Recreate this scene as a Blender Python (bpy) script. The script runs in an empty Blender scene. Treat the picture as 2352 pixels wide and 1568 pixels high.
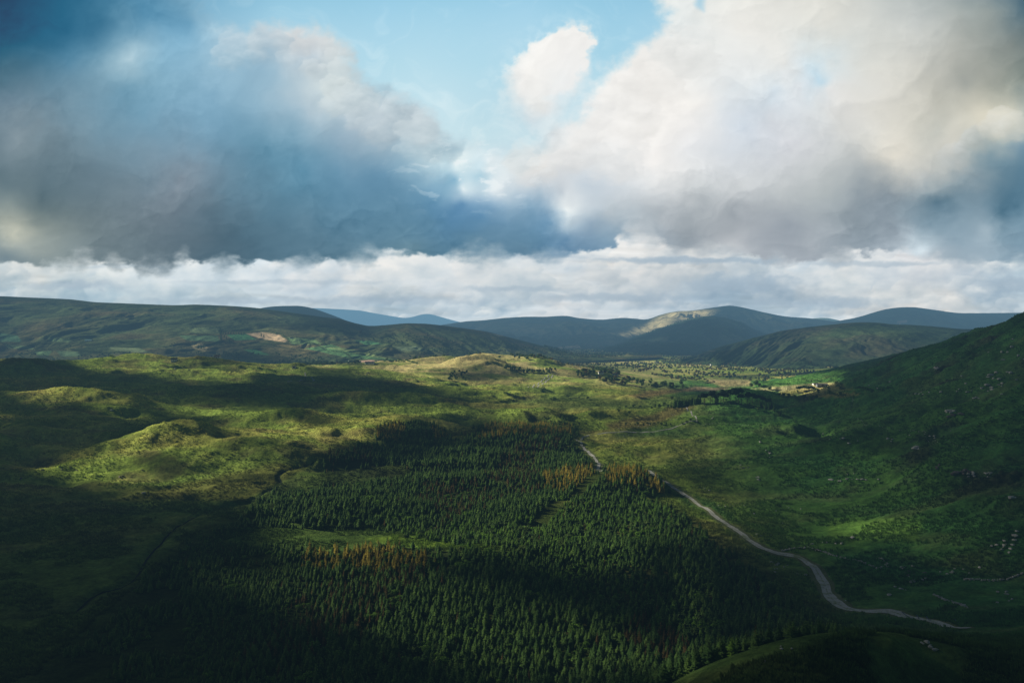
import math, random
import numpy as np

# ---------------------------------------------------------------- measures
# The survey of the place was made from the photograph's own frame: U, V are
# sight-line numbers (tangents), turned into true world points by the ground.
F, UC, VH = 1846.0, 1176.0, 760.0
EYE = 130.0                       # height of the viewpoint over the valley floor
RNG = np.random.default_rng(7)

def _hash(ix, iy, seed):
    n = (ix.astype(np.int64) * 374761393 + iy.astype(np.int64) * 668265263 + seed * 1442695041) & 0xFFFFFFFF
    n = ((n ^ (n >> 13)) * 1274126177) & 0xFFFFFFFF
    n = (n ^ (n >> 16)) & 0xFFFFFFFF
    return n.astype(np.float64) / 4294967295.0

def vnoise(x, y, seed=0):
    """smooth gradient noise about -1..1"""
    x = np.asarray(x, float); y = np.asarray(y, float)
    ix = np.floor(x); iy = np.floor(y); fx = x - ix; fy = y - iy
    u = fx * fx * fx * (fx * (fx * 6 - 15) + 10); v = fy * fy * fy * (fy * (fy * 6 - 15) + 10)
    def g(a, b):
        t = _hash(ix + a, iy + b, seed) * 6.2831853
        return np.cos(t) * (fx - a) + np.sin(t) * (fy - b)
    a = g(0, 0); b = g(1, 0); c = g(0, 1); d = g(1, 1)
    return ((a + (b - a) * u) * (1 - v) + (c + (d - c) * u) * v) * 1.5

def fbm(x, y, seed=0, octv=5, gain=0.5, lac=2.03):
    s = 0.0; a = 1.0; t = 0.0
    for k in range(octv):
        s = s + a * vnoise(x, y, seed + k * 17); t += a
        a *= gain; x = x * lac + 3.7; y = y * lac + 1.3
    return s / t

def billow(x, y, seed=0, octv=5, gain=0.5):
    s = 0.0; a = 1.0; t = 0.0
    for k in range(octv):
        s = s + a * (1 - 2 * np.abs(vnoise(x, y, seed + k * 31))); t += a
        a *= gain; x = x * 2.07 + 5.1; y = y * 2.07 + 2.3
    return s / t

def sst(a, b, x):
    t = np.clip((x - a) / (b - a), 0, 1)
    return t * t * (3 - 2 * t)

def inside(poly, x, y):
    """signed distance to a polygon, positive inside"""
    P = np.array(poly, float); n = len(P)
    d2 = np.full(np.shape(x), 1e18); ins = np.zeros(np.shape(x), bool)
    for i in range(n):
        ax, ay = P[i]; bx, by = P[(i + 1) % n]
        ex, ey = bx - ax, by - ay
        wx, wy = x - ax, y - ay
        t = np.clip((wx * ex + wy * ey) / max(ex * ex + ey * ey, 1e-9), 0, 1)
        d2 = np.minimum(d2, (wx - ex * t) ** 2 + (wy - ey * t) ** 2)
        c = ((ay > y) != (by > y)) & (x < (bx - ax) * (y - ay) / ((by - ay) if by != ay else 1e-9) + ax)
        ins ^= c
    return np.where(ins, 1, -1) * np.sqrt(d2)

def rbf_fit(pts, vals, sx=1.0, sy=1.0, smooth=0.0, power=1):
    P = np.array(pts, float) * [1 / sx, 1 / sy]; Vv = np.array(vals, float)
    if Vv.ndim == 1: Vv = Vv[:, None]
    r = np.sqrt(((P[:, None] - P[None]) ** 2).sum(-1))
    n = len(P)
    def phi(r):
        return -r if power == 1 else r * r * np.log(r + 1e-9)
    A = np.zeros((n + 3, n + 3)); A[:n, :n] = phi(r) + np.eye(n) * smooth
    A[:n, n] = 1; A[:n, n + 1:] = P; A[n, :n] = 1; A[n + 1:, :n] = P.T
    B = np.zeros((n + 3, Vv.shape[1])); B[:n] = Vv
    W = np.linalg.solve(A, B)
    def f(x, y):
        x = np.asarray(x, float) / sx; y = np.asarray(y, float) / sy
        out = [W[n, c] + W[n + 1, c] * x + W[n + 2, c] * y for c in range(Vv.shape[1])]
        for i in range(n):
            p = phi(np.sqrt((x - P[i, 0]) ** 2 + (y - P[i, 1]) ** 2))
            for c in range(Vv.shape[1]):
                out[c] = out[c] + W[i, c] * p
        return out
    return f

def lin(c):
    c = np.asarray(c, float) / 255.0
    return np.where(c <= 0.04045, c / 12.92, ((c + 0.055) / 1.055) ** 2.4)

# ---------------------------------------------------------------- the sky
BLUE = [((0,0),(16,78,108)),((0,100),(32,92,124)),((200,60),(66,118,150)),((330,20),(88,145,178)),((500,20),(128,182,210)),
        ((650,30),(150,202,226)),((900,20),(152,205,230)),((1200,20),(158,208,232)),((1450,40),(150,203,228)),
        ((900,150),(168,214,232)),((1100,150),(166,213,232)),((1400,130),(152,205,228)),((1000,240),(186,222,235)),((1120,280),(178,216,230)),
        ((1100,350),(190,222,232)),((1250,260),(186,219,232)),((1880,190),(200,224,236)),((2352,60),(70,105,125)),((1600,5),(150,200,225))]
UP = [((0,0),(14,74,104)),((0,100),(30,88,118)),((120,30),(40,100,132)),((200,60),(60,115,146)),((330,30),(84,140,172)),((420,60),(108,160,190)),
      ((150,150),(82,134,165)),((300,200),(103,155,185)),((500,200),(120,166,196)),((0,180),(70,108,130)),((0,230),(100,125,145)),((60,300),(124,138,148)),((40,320),(138,150,158)),
      ((200,300),(116,147,166)),((350,250),(108,158,188)),((500,300),(104,150,180)),((600,350),(84,135,165)),((0,400),(85,104,114)),
      ((100,450),(74,94,104)),((200,400),(95,115,128)),((300,450),(108,126,140)),((400,420),(122,136,152)),((430,370),(118,146,168)),((500,470),(90,115,134)),
      ((500,550),(70,98,118)),((700,500),(84,124,150)),((820,550),(84,124,150)),((300,570),(100,118,130)),((150,560),(124,138,142)),
      ((0,500),(152,158,150)),((50,528),(188,188,172)),((0,560),(132,146,150)),((20,590),(112,132,144)),((200,580),(110,126,134)),
      ((600,430),(88,134,162)),((700,400),(86,140,172)),((800,400),(92,140,172)),((900,400),(96,142,175)),((1000,450),(90,140,176)),((1100,500),(96,142,178)),((1100,560),(90,130,156)),((960,560),(92,130,152)),
      ((1200,570),(96,132,156)),((1300,550),(104,142,172)),((1420,548),(130,160,182)),((700,120),(190,202,212)),((650,88),(216,218,218)),((740,82),(212,216,216)),
      ((760,190),(200,212,216)),((850,240),(180,196,210)),((950,285),(190,204,214)),((700,235),(168,190,206)),((900,310),(166,186,200)),((800,320),(140,168,190)),((860,215),(150,180,200)),
      ((600,130),(150,184,206)),((490,85),(176,208,224)),((400,95),(126,176,204)),((290,130),(172,202,216)),((560,230),(124,168,196)),((640,180),(150,184,206)),
      ((1020,340),(140,180,202)),((1000,372),(200,222,230)),((1050,366),(232,240,240)),((1120,375),(222,232,236)),((1040,410),(130,178,206)),((1060,432),(222,234,238)),((1130,425),(226,234,238)),((1180,410),(215,224,228)),((1100,400),(170,205,222)),
      ((1060,470),(98,145,184)),((1200,440),(190,206,218)),((1200,470),(130,165,190)),((1300,450),(196,206,214)),((1250,500),(110,150,180)),((1310,482),(238,244,244)),((1220,535),(98,138,165)),
      ((1150,330),(176,208,224)),((1200,300),(186,214,226)),((1250,320),(216,226,230)),((1320,330),(232,234,234)),((1230,375),(234,233,230)),((1340,355),(236,235,232)),((1200,400),(226,228,228)),((1370,430),(196,208,218)),
      ((1250,150),(244,243,240)),((1200,190),(243,242,239)),((1330,90),(240,239,236)),((1240,230),(232,234,232)),((1220,270),(212,222,228)),((1300,220),(228,232,234)),
      ((1500,150),(240,238,234)),((1560,60),(226,232,232)),((1700,50),(236,235,230)),((1900,50),(222,222,215)),((2100,50),(194,199,197)),((2250,40),(150,160,158)),
      ((2352,0),(74,105,122)),((2320,90),(128,138,136)),((2352,170),(122,134,130)),((2200,150),(180,182,175)),((2000,150),(216,217,211)),((1800,150),(230,231,228)),((1600,250),(242,240,236)),
      ((1450,230),(243,242,239)),((1450,290),(246,245,242)),((1430,330),(247,246,244)),((1500,360),(242,240,237)),((1600,340),(228,230,232)),((1700,240),(214,223,229)),((1700,300),(206,216,226)),((1780,270),(210,216,222)),
      ((1850,200),(222,228,232)),((1920,195),(226,228,228)),((1900,183),(196,222,236)),((1780,215),(216,228,236)),((1800,330),(214,217,222)),((1900,260),(212,216,217)),((2000,300),(218,218,212)),((2050,350),(226,222,210)),
      ((2150,230),(190,190,180)),((2230,200),(160,164,158)),((2250,280),(214,212,198)),((2330,262),(230,226,208)),((2290,310),(212,210,196)),((2200,345),(206,205,196)),((2150,300),(196,198,190)),
      ((2290,380),(118,146,160)),((2250,430),(114,140,155)),((2352,340),(120,150,168)),((2352,420),(88,124,145)),((2150,470),(92,122,140)),((2300,480),(78,114,135)),((2200,400),(160,172,176)),((2120,420),(176,184,186)),
      ((1600,430),(206,211,213)),((1400,400),(214,222,228)),((1480,440),(206,212,216)),((1400,490),(180,192,200)),((1500,490),(176,184,190)),((1700,420),(209,213,215)),((1800,440),(190,196,198)),((1900,430),(176,184,186)),
      ((1980,440),(146,158,166)),((2050,440),(140,152,160)),((1700,500),(160,168,175)),((1600,520),(148,158,166)),((1800,520),(148,158,168)),((1950,530),(140,154,164)),((2050,540),(146,160,171)),((2000,570),(150,164,175)),
      ((1850,560),(165,174,182)),((1700,560),(185,190,195)),((1500,540),(165,178,188)),((1450,500),(178,190,198)),((1380,520),(140,164,184)),((2110,572),(215,230,238)),((2200,550),(142,165,180)),((2352,520),(120,150,168)),((2260,520),(160,180,192)),((2150,590),(168,182,192))]
LOW = [((0,615),(226,230,226)),((60,640),(220,226,226)),((0,660),(182,202,212)),((80,650),(228,230,225)),((180,655),(160,185,198)),((130,690),(186,206,214)),((250,620),(242,244,240)),((200,600),(236,240,238)),((400,615),(238,243,243)),((600,610),(240,244,244)),
       ((500,640),(212,222,226)),((300,670),(200,216,222)),((700,640),(228,232,234)),((800,610),(240,243,243)),((900,590),(236,240,240)),((900,620),(243,241,236)),((980,640),(228,230,230)),((850,660),(214,220,222)),((600,665),(206,218,224)),((700,695),(200,214,222)),
       ((900,690),(176,196,208)),((1000,705),(192,207,216)),((1050,660),(226,228,228)),((1100,620),(240,239,236)),((1150,690),(174,196,210)),((1200,600),(233,236,236)),((1250,640),(224,228,228)),((1300,610),(220,225,228)),((1300,660),(200,210,216)),
       ((1400,590),(232,232,229)),((1440,545),(228,230,230)),((1470,560),(238,237,234)),((1490,600),(206,210,212)),((1400,650),(206,213,217)),((1500,630),(236,234,231)),((1420,630),(232,232,230)),((1500,675),(198,208,215)),((1600,580),(206,210,212)),((1600,618),(228,227,224)),((1560,600),(190,198,202)),
       ((1640,640),(196,208,216)),((1700,650),(162,184,200)),((1600,665),(166,186,200)),((1700,605),(196,206,212)),((1700,620),(220,226,228)),((1800,604),(220,230,235)),((1850,625),(228,230,230)),((1780,650),(176,192,204)),((1860,655),(216,218,217)),((1950,640),(237,236,231)),((2000,650),(190,204,214)),((2040,680),(232,230,224)),((2100,620),(229,230,232)),
       ((2200,630),(214,219,223)),((2120,660),(214,219,220)),((2190,690),(228,226,222)),((2050,710),(208,212,214)),((1900,690),(188,200,209)),((1800,690),(172,190,202)),((1650,692),(160,182,198)),((1400,695),(204,214,220)),((1300,700),(222,226,228)),((1250,715),(214,222,227)),
       ((2300,660),(164,185,200)),((2352,620),(200,218,227)),((2352,690),(190,205,214)),((2280,590),(170,186,197)),((2250,700),(186,200,208)),((1880,725),(215,228,234)),((1450,720),(206,216,222)),((1750,600),(172,184,192)),((1150,730),(214,224,229)),((600,700),(196,212,220)),((0,760),(190,206,214)),((1176,790),(206,218,225)),((2352,780),(196,208,216))]

_fb = rbf_fit([p for p, c in BLUE], [c for p, c in BLUE], 100, 100)
_fu = rbf_fit([p for p, c in UP], [c for p, c in UP], 100, 100, smooth=0.0)
_fl = rbf_fit([p for p, c in LOW], [c for p, c in LOW], 100, 50)

CLEAR = [(400,-400),(425,-30),(470,50),(560,72),(610,62),(760,72),(800,110),(830,172),(900,215),(950,245),(1000,272),(1045,318),(1150,345),(1190,320),(1250,300),(1330,292),(1352,250),(1365,205),(1390,165),(1440,128),(1478,98),(1500,66),(1530,34),(1500,-20),(1480,-400)]
PUFF = [(1158,190),(1172,150),(1205,118),(1240,86),(1300,64),(1355,74),(1370,100),(1352,130),(1350,165),(1330,205),(1290,240),(1270,275),(1230,290),(1190,268),(1165,235)]
HOLE = [(1590,-60),(1600,14),(1618,20),(1625,-60)]
BASE = [(-900,604),(0,604),(100,606),(180,592),(240,602),(330,608),(385,606),(420,590),(520,596),(600,600),(700,596),(790,604),(845,596),(850,578),(900,572),(960,580),(1100,586),(1200,582),(1290,584),(1360,578),(1415,562),(1430,545),(1450,530),(1475,526),(1500,545),(1560,562),(1600,566),(1680,566),(1760,600),(1850,596),(1950,584),(2050,578),(2120,586),(2200,600),(2300,596),(2352,604),(3300,604),(3300,-900),(-900,-900)]

def puff_heaps(col, U, V, seed, rim=False):
    """cumulus heaps in front of one another: every heap is a crowd of rounded, sun-topped puffs over a flat grey base"""
    us = U[0]; vs = V[:, 0]; r = random.Random(seed)
    n1 = fbm(U / 44, V / 26, 701, 5, 0.55); n2 = fbm(U / 44 + 5, V / 26 + 5, 705, 5, 0.55); n3 = fbm(U / 60, V / 30, 709, 4, .5)
    def puff(cx, cy, rx, ry, top, bot, al):
        i0, i1 = np.searchsorted(us, [cx - rx * 1.7, cx + rx * 1.7]); j0 = int(np.argmax(vs < cy + ry * 1.8)) ; j1 = int(np.argmax(vs < cy - ry * 1.9)) or len(vs)
        if i1 <= i0 or j1 <= j0: return
        q = (slice(j0, j1), slice(i0, i1))
        dx = (U[q] - cx) / rx + .55 * n1[q]; dy = (V[q] - cy) / ry + .55 * n2[q]
        d = np.sqrt(dx * dx + dy * dy)
        edge = .10 + .5 * sst(-.3, .9, dy)                     # crisp above, soft below
        a = (al * sst(1 + edge * .4, 1 - edge, d))[..., None]
        t = np.clip(.5 - .26 * dx - .46 * dy + .5 * n3[q], 0, 1)[..., None]
        c = bot * (1 - t) + top * t
        col[q] = col[q] * (1 - a) + c * a
    if rim:
        field = col.copy()
        for line, n, inx, iny in (([(560,80),(620,62),(760,80),(830,175),(900,225),(950,255),(1040,330)], 70, -60, 60), ([(1520,40),(1480,100),(1390,170),(1362,230),(1350,300),(1345,360)], 80, 110, 60), ([(1180,330),(1250,345),(1360,335)], 18, 0, 40), ([(2200,330),(2300,270),(2352,250)], 12, -20, 30)):
            P = np.array(line, float)
            for k in range(n):
                t = r.random() * (len(P) - 1); i = int(t); q = P[i] + (P[i + 1] - P[i]) * (t - i); e = r.random()
                rr = r.choice((10, 15, 22, 32, 44)); pu = q[0] + inx * e; pv = q[1] + iny * e + 12
                fc = field[min(int(np.argmax(vs < pv)), len(vs) - 1), min(int(np.searchsorted(us, pu)), len(us) - 1)]
                puff(pu, pv, rr * 1.25, rr, fc + (np.array([250, 248, 244]) - fc) * .42, fc * .93, .42)
        return col
    rows = [(740, 8, 90, 16), (724, 13, 110, 15), (704, 22, 130, 13), (682, 32, 150, 11), (655, 42, 170, 9), (630, 34, 220, 7), (614, 20, 220, 7)]
    field = col.copy()
    for base, rad, wid, cnt in rows:
        for k in range(cnt):
            cx = -100 + 2550 * (k + r.random()) / cnt; w = wid * r.uniform(.6, 1.4); h = rad * r.uniform(1.0, 2.2); warm = r.random()
            bright = r.uniform(.0, 1) * (0.75 if 1600 < cx < 1850 else 1)
            by = base + r.uniform(-5, 5)
            for j in range(int(12 * w / wid) + 3):
                f = r.gauss(0, .42); rr = rad * r.choice((.4, .6, .8, 1.0, 1.1)) * (1 - .35 * min(1, abs(f)))
                pu = cx + f * w; pv = by - h * max(0, 1 - f * f) * r.random()
                fc = field[min(int(np.argmax(vs < pv)), len(vs) - 1), min(int(np.searchsorted(us, pu)), len(us) - 1)]
                lum = fc.mean() / 255
                top = fc + (np.array([250, 248, 243]) - fc) * (.22 + .6 * bright * bright); bot = fc * np.array([.86, .91, .95]) - 5
                puff(pu, pv, rr * 1.8, rr * .95, top, bot, .50)
    # flat grey-blue layers lying through the heaps
    for cx, cy, wx, wy, k in ((1600, 598, 260, 9, .8), (1250, 588, 200, 7, .5), (1700, 652, 150, 24, .8), (1430, 684, 230, 11, .6), (900, 690, 210, 12, .6), (170, 655, 120, 13, .6), (2310, 650, 110, 24, .7),
                              (560, 690, 260, 9, .5), (1180, 664, 150, 8, .5), (2000, 606, 220, 7, .5), (650, 648, 240, 6, .35), (60, 690, 150, 10, .4), (1880, 694, 190, 12, .6), (300, 612, 140, 6, .4)):
        d = np.sqrt(((U - cx) / wx + .5 * n3) ** 2 + ((V - cy) / wy + 1.1 * n2 + .5 * n3) ** 2)
        a = (k * sst(1.25, .35, d))[..., None]
        col = col * (1 - a) + (np.array([160, 180, 196]) + 10 * n1[..., None]) * a
    return col

def sky_srgb(U, V):
    W = V + np.maximum(V - 440, 0) ** 2 / 420.0          # billows flatten towards the horizon
    wu = fbm(U / 180, W / 160, 11, 3, 0.40); wv = fbm(U / 180 + 31, W / 160 + 7, 23, 3, 0.40)
    wu2 = fbm(U / 50, W / 46, 41, 3, 0.42); wv2 = fbm(U / 50 + 9, W / 46 + 9, 57, 3, 0.42)
    cr = fbm(U / 34, W / 30, 741, 5, 0.58); cr2 = fbm(U / 34 + 4, W / 30 + 8, 743, 5, 0.58)
    flat = 1.0 / (1.0 + np.maximum(V - 440, 0) / 210.0)
    calm = sst(-0.35, 0.45, fbm(U / 240, V / 170, 311, 3))
    U1 = U + 46 * wu + 14 * wu2 + 16 * calm * cr; V1 = V + (38 * wv + 12 * wv2 + 15 * calm * cr2) * flat
    blue = np.stack(_fb(U + 20 * wu, V + 20 * wv), -1)
    up = np.stack(_fu(U1, V1), -1)
    low = np.stack(_fl(U + 56 * wu + 16 * wu2, V + (30 * wv + 14 * wv2) * flat), -1)
    # billow modelling: rounded lobes of several sizes, lit from the upper left
    def lobes(u, w, sc, sd):
        x = u / sc + .6 * wu; y = w / (sc * .8) + .6 * wv; ix = np.floor(x); iy = np.floor(y); best = np.zeros_like(u)
        for a in (-1, 0, 1):
            for b in (-1, 0, 1):
                hx = _hash(ix + a, iy + b, sd); hy = _hash(ix + a, iy + b, sd + 1); hr = .55 + .5 * _hash(ix + a, iy + b, sd + 2)
                d2 = ((x - ix - a - hx) ** 2 + (y - iy - b - hy) ** 2) / hr ** 2
                best = np.maximum(best, np.sqrt(np.maximum(1 - d2, 0)) * hr)
        return best
    u2 = U + 9 * cr; w2 = W + 9 * cr2
    sh = 0
    for sc, am, e, sd in ((150, 1.0, 10, 1001), (70, .75, 6, 1011), (32, .5, 3.5, 1021)):
        sh = sh + am * np.clip((lobes(u2, w2, sc, sd) - lobes(u2 + e, w2 + e, sc, sd)) * 1.6, -.5, .5)
    body = .35 + .65 * calm
    up = up + (sh * 14 * body + cr * 9 * calm + fbm(U / 90 + wu, W / 70 + wv, 103, 4, 0.5) * 7)[..., None] * np.array([1.0, 0.95, 0.88])
    if U.ndim == 2: up = puff_heaps(up, U, V, 9, True)
    # the left mass is a grey blue
    g = up.mean(-1, keepdims=True); lw = (sst(1250, 900, U) * sst(60, 200, V))[..., None]
    up = up + (g - up) * .16 * lw + np.array([4., 7., 6.]) * lw
    up = up + (np.array([104, 134, 152]) - up) * (.30 * sst(520, 150, U) * sst(120, 220, V) * sst(520, 420, V))[..., None]
    fray = 6 * vnoise(U / 15, V / 11, 201) + 3 * vnoise(U / 7, V / 5, 203)
    d = inside(CLEAR, U + 34 * wu + 18 * wu2 + 22 * cr, V + 30 * wv + 16 * wv2 + 20 * cr2) + fray * 0.5
    m = sst(-30, 22, d)
    p = inside(PUFF, U + 12 * wu + 8 * wu2 + 20 * cr, V + 12 * wv + 8 * wv2 + 20 * cr2) + fray * 0.3
    soft = 7 + 44 * sst(120, 280, V) + 14 * sst(-.1, .4, cr)
    pm = sst(-soft, soft * 0.9, p)
    m = m * (1 - pm)
    wisp = sst(0.02, 0.5, fbm(U / 200 + wu, V / 90 + 2 * wv, 151, 5, 0.6)) * 12 + 10 * sst(-60, -5, p) * sst(.0, .5, cr + .3)
    blue = blue + np.array([12., 5., 2.]) * sst(-100, 120, V)[..., None] + wisp[..., None] * np.array([1, .55, .3])
    col = up * (1 - m[..., None]) + blue * m[..., None]
    hm = sst(-10, 10, inside(HOLE, U + 14 * wu2, V + 12 * wv2))
    col = col * (1 - hm[..., None] * .7) + blue * hm[..., None] * .7
    # torn lit scraps where the two masses meet
    sc = sst(.12, .38, fbm(U / 55 + .8 * wu, V / 24 + .8 * wv, 771, 5, .58)) * np.exp(-((U - 1090) / 130) ** 2 - ((V - 400) / 60) ** 2)
    col = col + (np.array([236, 243, 245]) - col) * (sc * .85)[..., None]
    # low band
    low = low + (fbm(U / 170 + wu, V / 15 + wv, 131, 4, 0.5) * 26 - 4)[..., None]
    if U.ndim == 2: low = puff_heaps(low, U, V, 5)
    b = inside(BASE, U + 26 * wu + 12 * wu2 + 20 * cr, V + (20 * wv + 10 * wv2 + 15 * cr2)) + fray * 0.25
    w = 6 + 40 * sst(-.2, .35, fbm(U / 130, V / 300, 77, 3))
    mb = sst(-w, w * .8, b)[..., None]
    col = low * (1 - mb) + col * mb
    return np.clip(col, 8, 250)

# ---------------------------------------------------------------- the land
CTL = [  # sight line (U, V) and depth in metres
 (-600,1568,300),(-300,1568,300),(0,1568,305),(600,1568,300),(1176,1568,298),(1450,1568,296),
 (1600,1568,186),(1700,1532,190),(1800,1490,195),(1900,1464,200),(2050,1468,205),(2200,1486,210),(2352,1500,215),(2600,1510,220),(3000,1500,230),
 (1700,1440,350),(1900,1400,372),(2215,1442,335),(2352,1450,325),(1905,1365,400),(1870,1300,440),(1690,1215,510),(1560,1125,640),
 (1300,1100,660),(1176,1000,850),(1300,968,1000),(1110,980,960),(900,1000,850),(1000,1150,600),(1176,1300,430),(700,1300,430),(1500,1300,430),(1250,1200,530),(1450,1085,715),(700,1180,560),
 (100,1300,430),(400,1200,540),(0,1150,600),(300,1110,680),(640,1110,680),(100,1080,740),(700,1060,760),(440,1080,730),(-400,1200,520),
 (0,1000,800),(250,1040,760),(600,1030,790),(850,1000,860),(0,930,1000),(300,940,1000),(500,960,960),(700,970,950),(0,870,1200),(300,880,1250),(600,900,1200),(850,930,1100),(1050,950,1080),(1200,942,1150),
 (60,842,1350),(330,834,1500),(480,838,1500),(640,852,1500),(800,860,1600),(-300,840,1300),(-900,850,1250),
 (1000,900,1350),(950,862,1700),(1000,836,2050),(1110,818,2200),(1200,826,2150),(1300,850,1950),(1200,872,1700),(1300,900,1400),(1400,900,1450),(1450,870,1900),(1400,930,1200),(1550,932,1200),(1500,900,1600),
 (1550,880,2100),(1600,862,2600),(1700,882,2200),(1800,892,2000),(1880,888,2150),(1500,836,3600),
 (1500,970,980),(1400,990,900),(1600,960,960),(1680,925,1120),(1740,940,1080),(1775,958,1040),(1800,992,900),(1700,905,1500),
 (1350,1050,780),(1550,1050,780),(1700,1050,760),(1850,1000,850),(1900,950,970),(1850,935,1150),(1700,1150,600),(1850,1200,540),(2000,1150,580),(2000,1280,450),(2150,1050,620),(2250,1150,500),(2352,1250,430),(2200,1330,400),(2352,1380,370),
 (2352,900,700),(2250,950,740),(2100,900,900),(2000,900,1050),(2352,742,980),(2280,768,1040),(2200,795,1100),(2100,822,1150),(2000,856,1250),(1900,892,1350),(2500,680,950),(2750,850,700),(2850,1100,500),(2600,1300,400)]
XYZ = [(-120,200,10),(0,200,8),(100,190,28),(-60,100,34),(0,100,38),(80,100,62),(-40,50,66),(40,50,78),(0,12,96),(-300,100,20),(300,100,62),(-600,300,12),(600,300,55),(-1200,200,60),(1000,100,110),
 (-1200,2000,32),(-700,2000,26),(-1600,2600,12),(-900,2600,12),(0,2700,12),(300,2900,2),(-3000,2000,40),(-3000,1000,70),(1000,1600,128),(1100,1500,150),(900,1900,70),(700,2000,10),(1400,2400,60),(2500,1500,220),
 (-3000,4000,5),(-1000,4000,-10),(0,4200,-14),(1000,3400,-15),(2600,4000,-10),(-6000,9000,-14),(0,9000,-14),(6000,9000,-14),(-20000,30000,-14),(0,30000,-14),(20000,30000,-14),(9000,3000,100)]
_pp, _zz = [], []
for U, V, y in CTL:
    u = (U - UC) / F; x = u * y
    _pp.append((math.atan2(x, y), math.log(math.hypot(x, y)))); _zz.append(EYE - (V - VH) * y / F)
for x, y, z in XYZ:
    _pp.append((math.atan2(x, y), math.log(math.hypot(x, y)))); _zz.append(z)
_gz = rbf_fit(_pp, _zz, 1.0, 1.25, smooth=0.004)

HUM = [  # U, depth, height, half width across, half width in depth, V not needed
 (430,800,15,46,30),(330,770,6,60,22),(575,770,9,42,22),(700,900,8,60,26),(610,905,7,70,24),(240,1010,9,60,30),(120,1010,7,50,25),(380,735,4,70,20),(640,735,5,44,16),(800,840,5,40,20),
 (943,905,9,48,34),(1200,965,6,62,30),(1100,1850,20,75,70),(1160,1790,8,60,40),(870,1520,12,90,40),(760,1330,9,100,36),(620,1170,9,110,34),(1010,1260,10,80,40),(1380,1650,6,60,40),
 (930,1120,8,80,28),(1080,1110,6,80,26),(330,1500,9,70,50),(480,1480,7,60,45),(200,1400,5,50,40),(70,1290,14,45,40),(560,1450,5,60,40),(690,1500,5,50,40),(1000,2050,8,70,60),
 (1240,2120,8,60,60),(1350,1000,5,80,30),(1190,1080,5,80,24),(1680,1110,10,75,60),(1600,800,3,60,25),(1500,760,3,50,25),(1050,640,4,60,25),(1440,640,8,50,34),(1300,560,4,50,24),(800,560,4,60,22),(1150,445,4,50,20),(1850,2150,10,50,60)]

def ground_smooth(x, y):
    x = np.asarray(x, float); y = np.asarray(y, float)
    r = np.hypot(x, y) + 1e-6; th = np.arctan2(x, y)
    z = _gz(th, np.log(np.maximum(r, 12)))[0]
    w = sst(1.25, 2.0, np.abs(th))
    zb = 118 + 30 * sst(100, 3000, r)
    far = sst(4000, 6000, r)
    z = z * (1 - w) + zb * w
    return z * (1 - far) + (-14) * far

def forestish(U, V): return 0
def ground_z(x, y):
    x = np.asarray(x, float); y = np.asarray(y, float)
    z = ground_smooth(x, y)
    for U, yy, h, wx, wy in HUM:
        xx = (U - UC) / F * yy
        near = (np.abs(x - xx) < 3.2 * wx) & (np.abs(y - yy) < 3.2 * wy)
        if near.any():
            dx = (x[near] - xx) / wx; dy = (y[near] - yy) / wy
            sk = 0.25 * dx
            z[near] += 1.3 * h * np.exp(-((dx) ** 2 + (dy - sk) ** 2) ** 1.15)
    r = np.hypot(x, y)
    moor = sst(1700, 1150, x + 0.55 * y) * sst(560, 800, y) * sst(3000, 2300, y)
    moor = np.maximum(moor, 0.75 * sst(-60, -140, x) * sst(420, 600, y) * sst(3000, 2300, y))
    hill = sst(60, 320, x - 0.12 * y) * sst(2600, 1800, y)
    base = 0.22 + 0 * x
    amp = base + 0.9 * moor + 0.55 * hill
    amp = amp * sst(14000, 5000, r) * sst(30, 130, r)
    wx = fbm(x / 260, y / 200, 5, 3); wy = fbm(x / 260 + 9, y / 200 + 4, 6, 3)
    z = z + amp * 5.5 * (1 - 2.2 * np.abs(fbm(x / 210 + wx, y / 58 + wy, 19, 3, 0.45)))
    z = z + amp * (9.5 * fbm(x / 140 + wx, y / 80 + wy, 15, 3, 0.48) + 2.0 * billow(x / 52 + wx, y / 30 + wy, 33, 3, 0.5))
    z = z + sst(4500, 1500, r) * sst(30, 130, r) * (0.5 + amp) * (0.9 * fbm(x / 17, y / 11, 55, 3, 0.6))
    crag = sst(0.12, 0.5, fbm(x / 90 + 2, y / 90, 77, 4)) * hill * sst(100, 260, x - 0.1 * y)
    z = z + crag * 8.0 * np.abs(fbm(x / 14, y / 14, 78, 3, 0.6))
    # hollow of the stream
    return z

def px(x, y, z):
    y = np.maximum(y, 1.0)
    return UC + F * x / y, VH + F * (EYE - z) / y

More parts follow.
